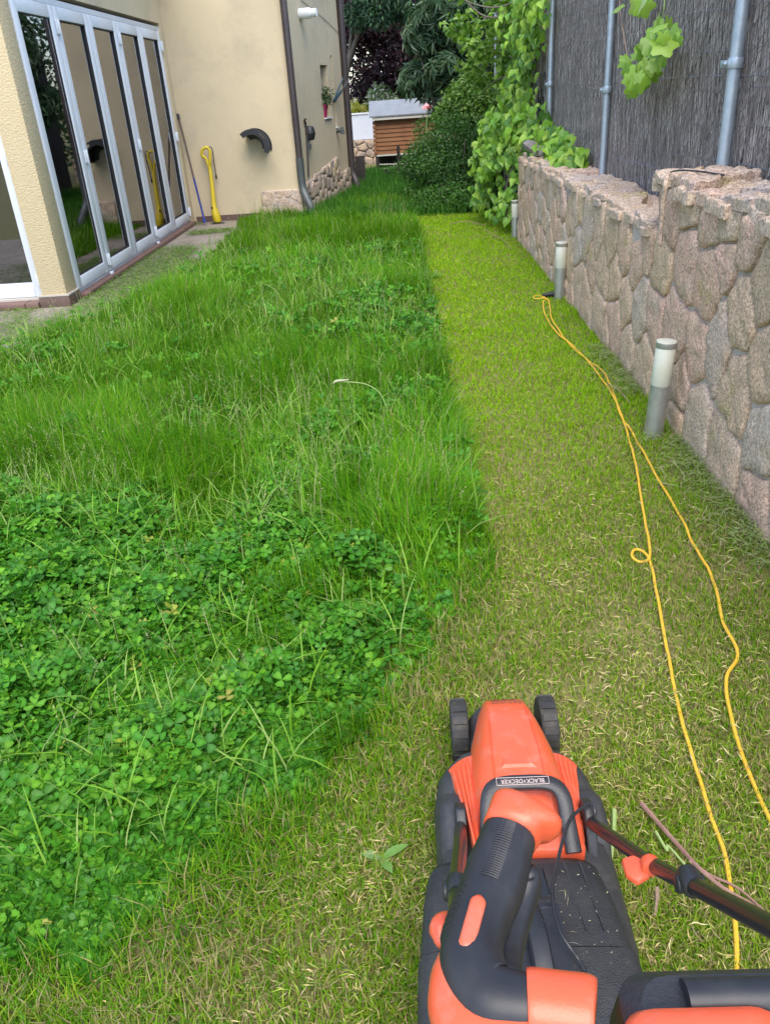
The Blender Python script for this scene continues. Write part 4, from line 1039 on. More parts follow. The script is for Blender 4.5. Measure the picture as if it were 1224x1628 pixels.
# orange cable clip hanging from the right tube
cp = tubes[1][15]
b = MB(); e = np.array([-.022, .002, -.012])
b.loft([[cp + e + .8 * np.array([x, y, z]) for x, y, z in ((-.030, .022, -.002), (-.006, .026, .002), (.012, .010, .004), (.016, -.022, .0), (-.012, -.034, -.004), (-.030, -.014, -.004))],
        [cp + e + .8 * np.array([x, y, z]) for x, y, z in ((-.028, .020, .012), (-.006, .024, .016), (.012, .009, .018), (.015, -.020, .014), (-.011, -.032, .010), (-.028, -.013, .010))]])
b.tube([cp + (-.006, .008, .0), cp + (-.006, -.010, .005)], .0155, 12)
b.build('cable_clip', M['orange'], mow, bevel=.003)
# power lead looping from the right tube across the grass box
ld = [tubes[1][4], (.325, 1.125, .255), (.318, 1.14, .262), at_z(905, 1305, .27), at_z(886, 1370, .275), at_z(878, 1420, .285), at_z(888, 1475, .29), at_z(905, 1505, .285), at_z(918, 1523, .272), at_z(930, 1545, .27)]
b = MB(); b.tube(smooth_path([np.array(p) for p in ld], 6), .0034, 8); b.build('power_lead', M['black'], mow, smooth=True)
# ---- handle head near the camera: two upright grips joined by a switch console
def ring(c, d, up, a, bb, n=18, pw=2.3):
    d = d / np.linalg.norm(d); sd = np.cross(d, up); sd /= np.linalg.norm(sd); u2 = np.cross(sd, d); L = []
    for k in range(n):
        t_ = 2 * math.pi * k / n; ct, st_ = math.cos(t_), math.sin(t_)
        L.append(c + sd * a * math.copysign(abs(ct) ** (2 / pw), ct) + u2 * bb * math.copysign(abs(st_) ** (2 / pw), st_))
    return L
def sweep(ctrl, n=18, k=6, up=(0, 0, 1.), pw=2.3):
    """ctrl: (point, half width, half height)"""
    P = smooth_path([c[0] for c in ctrl], k); A = smooth_path([(c[1], c[2], 0) for c in ctrl], k); lo = []
    for i, p in enumerate(P):
        d = P[min(i + 1, len(P) - 1)] - P[max(i - 1, 0)]; lo.append(ring(p, d, np.array(up), A[i][0], A[i][1], n, pw))
    return lo, P
gz = 1.022
G = {k: at_z(x, y, z) for k, (x, y, z) in dict(cap0=(813, 1318, 1.024), g1=(804, 1345, 1.022), g2=(787, 1398, 1.020), g3=(768, 1450, 1.020), g4=(752, 1500, 1.022), g5=(752, 1545, 1.026), c1=(775, 1588, 1.028), c2=(815, 1600, 1.030), c3=(850, 1604, 1.030)).items()}
lo, gp_ = sweep([(G['cap0'], .0205, .0215), (G['g1'], .0215, .0225), (G['g2'], .0235, .0235), (G['g3'], .0215, .0225), (G['g4'], .0215, .0225), (G['g5'], .0225, .0225), (G['c1'], .0225, .022), (G['c2'], .0200, .0205), (G['c3'], .0190, .0195)], 20, 6)
def head_pair(mirror):
    """the grip and its shells; mirrored copy for the right hand side"""
    mx_ = lambda p: np.array([2 * .245 - p[0], p[1], p[2]]) if mirror else np.array(p)
    fl = lambda lo_: [[mx_(q) for q in r] for r in lo_]
    b = MB(); b.loft(fl(lo)); gr = b.build('grip', M['rubber'], mow, smooth='all')
    # orange cap: slanted block flaring to a point on the inner side
    c0 = G['cap0']; dv = (G['cap0'] - G['g1']); dv = dv / np.linalg.norm(dv); sd = np.array([dv[1], -dv[0], 0])
    cl = []
    for (f, a, h, sh) in ((-.006, .0216, .0226, 0), (.004, .0224, .0230, .001), (.013, .0238, .0226, .002), (.019, .0250, .0212, .003), (.0245, .0240, .0175, .003), (.027, .020, .012, .003)):
        r_ = ring(c0 + dv * f + sd * sh, dv + sd * .0, np.array([0, 0, 1.]), a, h, 24, 2.8)
        r_ = [q + sd * max(0, np.dot(q - c0, sd)) * (.42 * max(0, f) / .028) - dv * max(0, np.dot(q - c0, sd)) * .30 * (f > .012) for q in r_]
        cl.append(r_)
    b = MB(); b.loft(fl(cl)); b.build('grip_cap', M['orange'], gr, smooth='all')
    # long orange inlay on top of the grip
    inl = [at_z(x, y, 1.045) for x, y in [(762, 1424), (757, 1445), (750, 1470), (744, 1492), (738, 1512)]]
    b = MB(); b.tube([mx_(p + np.array([0, 0, .0006])) for p in smooth_path(inl, 4)], [.0015, .0045] + [.0058] * 13 + [.0045, .0015], 10, flat=.5); b.build('inlay', M['orange'], gr, smooth='all')
    # pad with raised ribs on the upper part, thumb ridges on the outer side
    for k in range(26):
        f = k / 25; i0 = 4.6 + f * 10.4; p = gp_[int(i0)] + (gp_[min(int(i0) + 1, len(gp_) - 1)] - gp_[int(i0)]) * (i0 % 1)
        d = gp_[int(i0) + 1] - gp_[int(i0)]; d /= np.linalg.norm(d); s_ = np.array([d[1], -d[0], 0]); s_ /= np.linalg.norm(s_)
        if (s_[0] < 0): s_ = -s_
        a = [p + s_ * (.0215 * math.cos(t_)) * .98 + np.array([0, 0, .0232 * math.sin(t_)]) for t_ in np.linspace(1.25, 2.1, 6)]
        b = MB(); b.tube([mx_(q) for q in a], .0011, 5); b.build('grip_rib', M['rubber'], gr)
    for k in range(9):
        i0 = 15 + k * 1.15; p = gp_[int(i0)] + (gp_[int(i0) + 1] - gp_[int(i0)]) * (i0 % 1); d = gp_[int(i0) + 1] - gp_[int(i0)]; d /= np.linalg.norm(d); s_ = np.array([d[1], -d[0], 0]); s_ /= np.linalg.norm(s_)
        if (s_[0] < 0): s_ = -s_
        a = [p + s_ * (.0220 * math.cos(t_)) + np.array([0, 0, .0225 * math.sin(t_)]) for t_ in np.linspace(2.25, 3.5, 7)]
        b = MB(); b.tube([mx_(q) for q in a], .0014, 6); b.build('thumb_ridge', M['rubber'], gr)
    # orange outer shell under the bend
    os_ = [(at_z(x, y, z), a, h) for x, y, z, a, h in [(722, 1535, 1.012, .012, .019), (722, 1565, 1.014, .017, .022), (733, 1605, 1.016, .022, .023), (762, 1640, 1.018, .024, .023), (810, 1655, 1.02, .024, .023), (860, 1652, 1.02, .024, .0235)]]
    l2, _ = sweep(os_, 18, 5); b = MB(); b.loft(fl(l2)); b.build('outer_shell', M['orange'], mow, smooth='all')
    # orange sleeve between bend and switch box
    sv = [(at_z(x, y, z), a, h) for x, y, z, a, h in [(838, 1606, 1.028, .0228, .0232), (850, 1607, 1.028, .0235, .0238), (890, 1612, 1.027, .0235, .0238), (935, 1618, 1.026, .0235, .0238), (945, 1620, 1.026, .021, .021)]]
    l3, _ = sweep(sv, 18, 4); b = MB(); b.loft(fl(l3)); b.build('sleeve', M['orange'], mow, smooth='all')
    # inner squeeze lever alongside the grip, with a bulge where it pivots
    bl_ = [(at_z(x, y, z), a, h) for x, y, z, a, h in [(826, 1385, 1.012, .008, .012), (834, 1400, 1.006, .013, .015), (826, 1435, 1.000, .0125, .014), (812, 1480, .998, .0125, .014), (802, 1530, 1.002, .0125, .014), (808, 1570, 1.012, .011, .013)]]
    l4, lp = sweep(bl_, 16, 5); b = MB(); b.loft(fl(l4)); bv = b.build('bail_lever', M['rubber'], mow, smooth='all')
    # small orange lever behind the grip
    lv = [at_z(x, y, .985) for x, y in [(712, 1452), (700, 1478), (702, 1505)]]
    b = MB(); b.tube([mx_(p) for p in smooth_path(lv, 4)], [.003, .006, .008, .009, .009, .008, .006, .005, .003][:9], 10); b.build('lever', M['orange'], mow, smooth='all')
head_pair(False); head_pair(True)
# switch box in the middle
sw = at_z(1000, 1600, 1.03); y0 = G['c3'][1]
b = MB(); b.loft([rrect(.245, .135, y0 - .055, y0 + .022, .018, z_, 5) for z_ in (.992, 1.0)] + [rrect(.245, .133, y0 - .052, y0 + .019, .02, 1.035, 5), rrect(.245, .122, y0 - .044, y0 + .010, .02, 1.045, 5)]); sb = b.build('switch_box', M['black'], mow, smooth=True, angle=.6)
cc = at_z(1130, 1665, 1.05); b = MB(); b.loft([rrect(cc[0], .048, cc[1] - .03, cc[1] + .022, .016, z_, 6) for z_ in (1.03, 1.05)] + [rrect(cc[0], .044, cc[1] - .027, cc[1] + .018, .016, 1.058, 6), rrect(cc[0], .034, cc[1] - .018, cc[1] + .008, .01, 1.061, 6)]); b.build('console_cover', M['orange'], sb, smooth='all')
b = MB(); b.tube([(.150, y0 - .006, 1.044), (.34, y0 - .006, 1.044)], .013, 14); b.build('switch_bar', M['rubber'], sb, smooth=True)
# cut grass and dust lying on top of the grass box
n = 150; xx = RNG.uniform(BC - .15, BC + .16, n); yy = RNG.uniform(.62, 1.02, n); zz = np.interp(yy, [.6, .85, .96, 1.03], [.259, .2515, .243, .231]) + .002
link('grass_bits', np_mesh('grass_bits', *straws(np.c_[xx, yy, zz], np.where(RNG.random(n) < .8, .005, .022) * RNG.uniform(.5, 1.4, n), RNG.uniform(.0008, .0018, n), RNG.uniform(0, 6.3, n), RNG.normal(0, .06, n), pick([(.42, .40, .34), (.30, .34, .14), (.45, .38, .24)], n))), M['straw'], mow, kind='stuff')
n = 90; xx = RNG.uniform(XC - .16, XC + .17, n); yy = RNG.uniform(1.10, 1.40, n); ok = (np.abs(xx - XC) > .148) | (yy < 1.0); xx, yy = xx[ok], yy[ok]; n = len(xx)
if n: link('grass_bits', np_mesh('grass_bits', *straws(np.c_[xx, yy, np.full(n, .190)], RNG.uniform(.004, .02, n), RNG.uniform(.001, .002, n), RNG.uniform(0, 6.3, n), RNG.normal(0, .1, n), pick([(.42, .40, .34), (.22, .30, .08)], n))), M['straw'], mow, kind='stuff')
for sx_ in (-.088, .088):
    b = MB(); b.lathe([(.0055, 0), (.0050, .0012), (.0022, .0014), (.0020, .0004), (.0003, .0004)], (XC + sx_, 1.078, .2262), n=12); b.build('screw', M['steel'], mow, smooth=True)
b = MB()
for sx_ in (-.047, .047): b.tube([(XC + sx_ * .92, 1.45, .2462), (XC + sx_, 1.36, .2655), (XC + sx_ * 1.08, 1.27, .2712), (XC + sx_ * 1.1, 1.20, .2635)], .0011, 5)
b.build('cover_seam', M['orange'], mc)
#@@MOWER@@ end
#@@PLANTS@@ begin
# ------------------------------------------------------------------ shrubs, trees, climbers
def blob_leaves(centers, radii, n, shell=.55, seed=0):
    """points spread through the outer volume of a set of ellipsoids, with outward directions"""
    centers, radii = np.array(centers, float), np.array(radii, float)
    vol = radii.prod(1) ** (2 / 3); i = RNG.choice(len(centers), n, p=vol / vol.sum())
    d = rand_dirs(n); r = shell + (1.06 - shell) * RNG.random(n) ** .7
    return centers[i] + d * radii[i] * r[:, None], d
def lumps(c, r, k, lr, seed=0):
    """k smaller lumps over an ellipsoid"""
    rr = np.random.default_rng(seed); d = rr.normal(size=(k, 3)); d /= np.linalg.norm(d, axis=1, keepdims=True)
    f = rr.random(k) ** .4
    C = np.array(c) + d * np.array(r) * f[:, None] * .85; R = np.array(lr) * rr.uniform(.6, 1.3, (k, 1)) * np.array([[1, 1, .8]])
    return C, R
def foliage(name, parent, P, D, L, W, cols, tmpl=T_DIAMOND, droop=.3, zb=.5, m='leaf', spread=.9):
    n = len(P); N = D * .6 + rand_dirs(n) * spread; N[:, 2] += zb
    U = D + rand_dirs(n) * .8; U[:, 2] -= droop
    l = RNG.uniform(L[0], L[1], n); w = l * RNG.uniform(W[0], W[1], n)
    V, F, C = leaves(P, N, U, l, w, tmpl, pick(cols, n, .2)); return link(name, np_mesh(name, V, F, C), M[m], parent)
def trunk(name, parent, paths, m='bark'):
    b = MB()
    for pts, r0, r1 in paths:
        P = smooth_path(pts, 5); b.tube(P, list(np.linspace(r0, r1, len(P))), 8)
    return b.build(name, M[m], parent, smooth=True)

# ivy over the end of the wall and up the fence
ivy = thing('ivy', 'bright green ivy climbing over the end of the stone wall and up the fence', 'ivy', (1.3, 9.6, 0))
def ivy_points():
    P, N = [], []
    def put(p, nn): P.append(p); N.append(nn)
    r = random.Random(5)
    while len(P) < 1050:                                            # curtain on the fence
        y, z = r.uniform(8.3, 11.8), r.uniform(.8, 2.75)
        if y < 9.6 + .30 * math.sin(z * 5) - .35 * (z < 1.5) + r.uniform(-.3, .3) - .3 * (z > 2.1): continue
        x = 1.56 - abs(r.gauss(0, .13)) - .25 * max(0, 1.5 - z) * (y > 9.4)
        put((x, y, z), (-.8, -.55, .35))
    while len(P) < 1520:                                            # mass spilling down to the lawn
        y, z = r.uniform(9.5, 11.4), r.uniform(.16, 1.25)
        lim = 1.33 - .38 * sstep(9.2, 10.2, np.array(y)) * (1.1 - .5 * z) - .1 * math.sin(y * 6 + z * 4)
        put((lim + abs(r.gauss(0, .08)), y, z), (-.6, -.7, .4))
    while len(P) < 1800:                                            # low clump along the wall top
        y = r.uniform(7.3, 9.3); z = LT + .03 + abs(r.gauss(0, .10)) * (1 if y > 7.8 else .6)
        put((1.58 - abs(r.gauss(0, .10)), y, z), (-.5, -.5, .8))
    return np.array(P), np.array(N)
IP, IN = ivy_points()
icol = [(.19, .37, .03), (.27, .45, .045), (.13, .29, .025), (.33, .49, .07), (.07, .18, .02)]
order = np.argsort(IP[:, 0] * 1.5 + IP[:, 1] * .6 - IP[:, 2] * .15); near_i, rest = order[:295], order[295:]
n = len(rest); U = IN[rest] * .3 + rand_dirs(n) * .6 + np.array([0, 0, -.9]); l = RNG.uniform(.07, .115, n)
V, F, C = leaves(IP[rest], IN[rest] + rand_dirs(n) * .55, U, l, l * .85, T_HEART, pick(icol, n, .2))
link('foliage', np_mesh('foliage', V, F, C), M['leaf'], ivy, kind='stuff')
ivm = []
for k in range(6):
    V, F, C = leaves(np.zeros((1, 3)), np.array([[0, 0, 1.]]), np.array([[1., 0, 0]]), np.array([.1]), np.array([.086]), T_HEART, np.array([icol[k % 5]]))
    me = np_mesh('leaf', V, F, C); me.materials.append(M['leaf']); ivm.append(me)
for i in near_i:
    nn = Vector(IN[i]) + Vector(rand_dirs(1)[0]) * .55; nn.normalize(); u = Vector(rand_dirs(1)[0]) * .6 + Vector((-.2, -.2, -.9)); u = (u - nn * u.dot(nn)).normalized(); v = nn.cross(u)
    o = bpy.data.objects.new('leaf', random.choice(ivm)); COL.objects.link(o); o.parent = ivy; o.matrix_parent_inverse = world_of(ivy).inverted()
    s = random.uniform(.75, 1.2); o.matrix_basis = Matrix(((u.x * s, v.x * s, nn.x * s, IP[i][0]), (u.y * s, v.y * s, nn.y * s, IP[i][1]), (u.z * s, v.z * s, nn.z * s, IP[i][2]), (0, 0, 0, 1)))
trunk('stem', ivy, [([(1.5, 10, 0), (1.45, 9.8, .9), (1.6, 9.9, 1.8), (1.55, 10.4, 2.6)], .014, .006), ([(1.3, 9.6, 0), (1.2, 9.7, .5), (1.4, 9.5, 1.0)], .012, .006)])

# spray of vine leaves in front of the fence
def lobed():
    ang = np.linspace(0, 2 * math.pi, 22, endpoint=False); V = []
    for i, a in enumerate(ang):
        r = .5 + .07 * math.cos(5 * a) + .035 * math.cos(17 * a) - (.2 if abs(a - math.pi) < .2 else 0)
        V.append((.45 + r * math.cos(a), r * math.sin(a) * 1.05, -.22 * r * r * 2 + .16 * math.cos(a * 5) * r * .5))
    V.append((.3, 0, .0)); return np.array(V), np.array([(22, i, (i + 1) % 22) for i in range(22)])
T_LOBE = lobed()
vcol = [(.26, .42, .05), (.20, .36, .04), (.33, .46, .10), (.17, .32, .04)]
def vine(label, pts, name='vine'):
    p0 = at_x(*pts[0][:2], pts[0][2]); t = thing(name, label, 'vine', tuple(p0))
    for (px, py, X, s, dx, dy) in pts:
        p = at_x(px, py, X); nn = np.array([[-.7, -.6, .35]]) + rand_dirs(1) * .75; U = np.array([[.25 * dy, -dx, -dy]], float) + rand_dirs(1) * .15
        V, F, C = leaves(p[None], nn, U, np.array([s]), np.array([s * 1.0]), T_LOBE, pick(vcol, 1, .1))
        me = np_mesh('leaf', V, F, C, True); link('leaf', me, M['leaf'], t)
    return t
VP_ = []
for (px, py, s) in [(1052, 42, .10), (1040, 50, .13), (1062, 52, .12), (1030, 62, .14), (1050, 66, .15), (1066, 60, .11), (1022, 76, .13), (1040, 82, .14), (1048, 90, .12), (1012, 88, .10), (1030, 98, .12), (1008, 106, .12), (1022, 112, .14), (1030, 116, .11), (1000, 114, .11), (1012, 124, .13), (1004, 136, .12), (1016, 134, .09), (996, 126, .09), (1000, 146, .08), (1010, 130, .10), (1044, 60, .12), (1036, 72, .12)]:
    VP_.append((px + random.uniform(-3, 3), py - 8 + random.uniform(-3, 3), random.uniform(1.38, 1.5), s * .88, random.uniform(-.6, .6), 1))
VP_ += [(x + random.uniform(-14, 14), y + random.uniform(-14, 14), X, s * .62, random.uniform(-.8, .8), 1) for (x, y, X, s, a, c) in VP_]
vt = vine('bright lobed vine spray hanging by itself in front of the brown screen', VP_)
p = [at_x(x, y, 1.52) for x, y in [(1056, -12), (1054, 20), (1040, 60), (1018, 100), (1002, 140)]]
b = MB(); b.tube(smooth_path(p, 5), .004, 6); b.build('stem', M['twiggreen'], vt, smooth=True)
b = MB(); p = [at_x(x, y, 1.56) for x, y in [(984, -5), (986, 25), (992, 60), (998, 100)]]; b.tube(smooth_path(p, 5), .004, 6)
o = b.build('dry_tendril', M['twigbrown'], smooth=True); tag(o, 'dry brown tendril dangling down the screen beside the middle post', 'tendril')
vine('few vine leaves dangling at the top edge above the screen', [(1010, -4, 1.48, .11, .2, 1), (1020, -6, 1.5, .12, -.3, 1), (1028, -14, 1.5, .12, .1, 1)])
vine('two small vine leaves near the dry tendril', [(983, 8, 1.53, .09, .2, 1), (992, 92, 1.53, .08, -.3, 1), (990, 86, 1.5, .06, .3, 1)])

# shrubs at the end of the lawn
def shrub(label, c, r, k, lr, n, L, W, cols, stems, group=None, name='shrub', **kw):
    t = thing(name, label, 'shrub', (c[0], c[1], 0), group)
    Cn, Rn = lumps(c, r, k, lr, seed=int(c[0] * 100 + c[1] * 7)); ok = Cn[:, 2] > .03; Cn, Rn = Cn[ok], Rn[ok]
    P, D = blob_leaves(Cn, Rn, n); ok = P[:, 2] > .02; foliage('foliage', t, P[ok], D[ok], L, W, cols, **kw)
    P, D = blob_leaves(Cn, Rn * 1.22, n // 7, .85); ok = P[:, 2] > .03; foliage('outer_sprays', t, P[ok], D[ok], L, W, cols, **kw)
    trunk('stem', t, [([(c[0] + .1 * math.cos(q), c[1] + .1 * math.sin(q), 0), (c[0] + .25 * r[0] * math.cos(q), c[1] + .25 * r[1] * math.sin(q), c[2] * .5), (c[0] + .6 * r[0] * math.cos(q), c[1] + .6 * r[1] * math.sin(q), c[2] + .4 * r[2])], .022, .008) for q in np.linspace(0, 6, stems)])
    return t
DK = [(.03, .085, .015), (.045, .12, .02), (.065, .16, .025), (.035, .10, .025), (.09, .20, .035)]
shrub('broad dark green small leaved shrub spreading over the end of the lawn', (.88, 12.7, .56), (1.0, .85, .78), 54, (.28, .28, .26), 34000, (.030, .055), (.38, .55), DK, 6)
shrub('low green shrub arching over the lawn in front of the broad shrub', (.72, 11.9, .20), (.50, .38, .28), 16, (.17, .17, .13), 8000, (.03, .055), (.35, .5), [(.05, .14, .02), (.08, .19, .03), (.06, .16, .02)], 4)
shrub('light green bushy shrub rising behind the broad dark shrub', (1.28, 13.9, 1.25), (.62, .6, .55), 22, (.24, .24, .22), 11000, (.05, .085), (.36, .5), [(.09, .19, .03), (.13, .25, .04), (.06, .14, .025), (.17, .28, .06)], 5)
rose = thing('rose', 'single pink rose bloom standing above the shrubs', 'flower', tuple(at_y(678, 170, 12.6)))
rp = at_y(678, 170, 12.6); b = MB()
for i in range(14):
    a = i * 2.4; r = .012 + .0035 * i; b.add([rp + (r * math.cos(a), r * math.sin(a), .02), rp + (1.5 * r * math.cos(a + .5), 1.5 * r * math.sin(a + .5), .03 - i * .003), rp + (1.6 * r * math.cos(a + 1), 1.6 * r * math.sin(a + 1), .0 - i * .003), rp + (r * math.cos(a + 1.2), r * math.sin(a + 1.2), -.03)], [(0, 1, 2, 3)])
b.lathe([(0, -.04), (.035, -.02), (.045, .01), (.02, .04), (0, .045)], rp, n=10); b.build('petals', M['pink'], rose, smooth=True)
b = MB(); b.tube([rp - (0, 0, .03), rp - (.02, -.05, .5)], .006, 6); b.build('stem', M['twiggreen'], rose)

# oleander: whorls of narrow leaves
ole = thing('oleander', 'tall oleander with narrow grey green leaves behind the shed roof', 'tree', (1.0, 15.4, 0))
Cn, Rn = lumps((.90, 15.4, 2.0), (1.0, .7, 1.15), 52, (.30, .30, .30), 91)
Q, D = blob_leaves(Cn, Rn, 2300, .4); ok = Q[:, 2] > .6; Q, D = Q[ok], D[ok]
n = len(Q) * 9; P = np.repeat(Q, 9, 0); ax = np.repeat(D * .6 + np.array([0, -.1, .5]) + rand_dirs(len(D)) * .3, 9, 0); rd = rand_dirs(n); U = ax * .8 + rd; l = RNG.uniform(.13, .24, n)
V, F, C = leaves(P, ax + rd * .3, U, l, l * RNG.uniform(.13, .2, n), T_LONG, pick([(.035, .085, .045), (.06, .12, .065), (.11, .18, .10), (.05, .10, .04), (.18, .25, .16)], n, .2))
link('crown', np_mesh('crown', V, F, C), M['leaf'], ole)
trunk('trunk', ole, [([(1.0 + .1 * q, 15.4, 0), (1.0 + .2 * q, 15.3, .9), (.95 + .5 * q, 15.2 + .1 * q, 2.3)], .035, .012) for q in (-1.2, -.4, .4, 1.2)])

# light green tree leaning in from the right, with bare pale branches
mp = thing('maple', 'light yellow green leafy tree with pale curving branches by the fence', 'tree', (1.5, 11.2, 0))
Cn = np.array([at_y(x, y, yy) for x, y, yy in [(820, 18, 11), (860, 40, 10.8), (785, 40, 11.3), (760, 75, 11.6), (835, 70, 11), (870, 10, 10.5), (800, 95, 11.6), (750, 105, 12), (880, 70, 10.4), (840, 110, 11), (770, 130, 12), (735, 40, 12), (790, -10, 11), (860, -25, 10.6), (740, -15, 11.6), (815, 130, 11.4)]])
Rn = np.full((len(Cn), 3), .20) * RNG.uniform(.7, 1.35, (len(Cn), 1)) * np.array([[1.2, 1, .75]])
P, D = blob_leaves(Cn, Rn, 2000, .1)
foliage('crown', mp, P, D, (.05, .085), (.7, .95), [(.17, .31, .04), (.22, .36, .05), (.12, .25, .035), (.28, .40, .08)], T_HEART, zb=.7)
br = lambda pts, r0, r1: ([at_y(x, y, yy) for x, y, yy in pts], r0, r1)
trunk('trunk', mp, [([(1.45, 11.6, 0), (1.42, 11.5, 1.0), (1.5, 11.3, 1.9), (1.55, 11.1, 2.7)], .045, .02),
    br([(872, 40, 11.1), (840, 30, 11.0), (800, 28, 10.9), (770, 26, 10.9), (745, 6, 10.9), (735, -10, 10.9)], .015, .006), br([(830, -4, 10.8), (805, 8, 10.8), (780, 12, 10.8), (752, 6, 10.8), (730, -4, 10.8)], .011, .005),
    br([(860, 110, 11.3), (815, 118, 11.3), (785, 130, 11.5), (765, 150, 11.8)], .012, .004), br([(800, 40, 10.9), (818, 30, 10.9), (835, 22, 10.8)], .006, .003),
    br([(830, 60, 11.2), (800, 62, 11.2), (770, 80, 11.5)], .008, .003)])

# dark purple leaved tree behind the house and shed, green tree beside it
pt = thing('purple_tree', 'dark purple leaved tree filling the gap behind house and shed', 'tree', (.2, 23, 0))
Cn, Rn = lumps((.1, 23.0, 2.95), (2.3, 1.2, 2.1), 95, (.52, .45, .5), 17)
P, D = blob_leaves(Cn, Rn, 36000, .15); foliage('crown', pt, P, D, (.07, .13), (.5, .7), [(.035, .014, .026), (.05, .018, .03), (.025, .02, .035), (.03, .03, .03), (.06, .02, .025)], m='dullleaf', droop=.5)
trunk('trunk', pt, [([(.2, 23, 0), (.15, 23, 1.5), (.2, 23, 3.2), (.4, 23, 5.2)], .11, .03), ([(.15, 23, 1.5), (-.7, 22.8, 2.6), (-1.4, 22.7, 4.0)], .06, .02), ([(.18, 23, 1.8), (1.0, 22.9, 3.0), (1.7, 22.7, 4.4)], .06, .02)])
gt = thing('leafy_tree', 'dark green tree with hanging sprays at the back corner of the house', 'tree', (-.4, 20.8, 0))
Cn, Rn = lumps((-.35, 20.6, 3.4), (.75, .6, .9), 26, (.28, .28, .3), 23)
P, D = blob_leaves(Cn, Rn, 9000, .2); foliage('crown', gt, P, D, (.07, .13), (.3, .45), [(.022, .06, .03), (.035, .085, .035), (.02, .045, .03), (.05, .11, .04)], m='dullleaf', droop=.9)
trunk('trunk', gt, [([(-1.15, 21.6, 0), (-1.15, 21.5, 1.8), (-.7, 21, 2.9), (-.35, 20.7, 3.8)], .07, .02), ([(-1.15, 21.5, 1.8), (-.9, 21.2, 3.0), (-.9, 21, 4)], .05, .015)])
et = thing('evergreen_tree', 'tall dark evergreen tree standing beyond the brown screen', 'tree', (4.2, 17, 0))
Cn, Rn = lumps((4.2, 18.0, 3.2), (1.5, 6.0, 3.0), 90, (.8, .9, .8), 37)
P, D = blob_leaves(Cn, Rn, 15000, .3); ok = P[:, 0] > 2.1; foliage('crown', et, P[ok], D[ok], (.14, .22), (.4, .6), [(.03, .07, .03), (.05, .10, .035), (.025, .05, .03)])
trunk('trunk', et, [([(4.2, 17, 0), (4.25, 17, 2), (4.2, 17.3, 4.4)], .14, .05), ([(4.22, 17, 1.4), (4.3, 15.4, 2.6), (4.2, 14, 3.6)], .08, .03), ([(4.22, 17, 1.5), (4.2, 18.8, 2.8), (4.1, 20.3, 3.7)], .08, .03)])
hg = thing('hedge', 'tall dark hedge added behind the screen to be reflected in the door glass', 'hedge', (7, 28, 0))  # added backdrop, mostly hidden; darkens the bare horizon reflected in the door panes
P = np.c_[RNG.uniform(1.6, 13, 9000), 28 + RNG.uniform(-.6, .6, 9000), RNG.uniform(.05, 4.2, 9000)]; foliage('foliage', hg, P, rand_dirs(9000), (.16, .26), (.45, .6), [(.03, .065, .03), (.045, .09, .035)])
trunk('stem', hg, [([(x, 28, 0), (x + .1, 28, 1.5), (x, 28, 3.4)], .05, .02) for x in np.arange(2, 13, 1.5)])
# plants beyond the white panel
def bush(label, c, r, n, L, cols, name='bush', m='leaf'):
    t = thing(name, label, 'shrub', (c[0], c[1], 0)); Cn, Rn = lumps(c, r, 12, np.array(r) * .45, seed=int(c[1] * 10)); P, D = blob_leaves(Cn, Rn, n, .3); ok = P[:, 2] > .02
    foliage('foliage', t, P[ok], D[ok], L, (.4, .6), cols, m=m); trunk('stem', t, [([(c[0], c[1], 0), (c[0] + .05, c[1], c[2])], .03, .015)]); return t
bush('yellow flowering bush showing above the white panel', (-.86, 22.2, .95), (.42, .3, .42), 1800, (.06, .10), [(.55, .46, .04), (.45, .42, .06), (.22, .34, .05), (.62, .52, .08)])
bush('pale white flowering shrub above the shed roof', (-.22, 21.9, 1.25), (.42, .35, .55), 1500, (.06, .10), [(.10, .20, .05), (.16, .27, .08), (.62, .60, .58), (.55, .50, .56), (.12, .22, .05)])
bush('dark evergreen hedge bush standing far behind the shed', (1.0, 25.5, .9), (2.4, .5, 1.0), 5200, (.08, .14), [(.03, .06, .025), (.045, .09, .03)])
bush('dark bush tucked between the house corner and the white panel', (-2.2, 24.5, .9), (1.2, .5, 1.0), 2600, (.08, .14), [(.03, .07, .03), (.05, .10, .035)])
# dark boarded fence seen through the branches at the far right
#@@PLANTS@@ end
#@@PROPS@@ begin
# ------------------------------------------------------------------ things against the house
t = thing('string_trimmer', 'yellow string trimmer standing upright against the cream wall', 'trimmer', tuple(at_y(343, 358, 12.12)))
B0 = at_y(347, 357, 12.08); B1 = at_y(341, 335, 12.10); B2 = at_y(334, 266, 12.2); Tq = at_y(330, 245, 12.22)
b = MB(); b.tube(smooth_path([B2 + (0, 0, .02), B2 * .5 + B1 * .5 + (.005, 0, 0), B1], 4), [.024, .026, .027, .028, .03, .031, .033, .036, .040], 12); b.build('shaft', M['trimmer'], t, smooth=True)
b = MB(); b.tube([B1 + (0, 0, .05), B1 + (.01, -.005, -.03), B0 + (.0, 0, .05), B0 + (0, 0, .035)], [.040, .055, .06, .05], 14); b.build('motor_housing', M['trimmer'], t, smooth=True)
b = MB(); b.lathe([(.04, .03), (.11, .018), (.125, -.005), (.118, -.006), (.03, .012)], B0 + (.0, 0, -.0), n=18); b.build('guard', M['black'], t, smooth=True)
b = MB(); h = [B2 + (0, 0, .0), B2 + (.012, -.01, .06), Tq + (.045, -.02, .03), Tq + (.01, -.02, .085), Tq + (-.055, -.02, .06), Tq + (-.075, -.02, -.01), Tq + (-.03, -.01, -.06), B2 + (-.01, 0, .0)]
b.tube(smooth_path(h, 5), .020, 10); b.build('handle', M['trimmer'], t, smooth=True)
b = MB(); b.box(B1 + (-.032, -.045, .03), B1 + (-.005, -.033, .06)); b.build('switch', M['black'], t, bevel=.004)
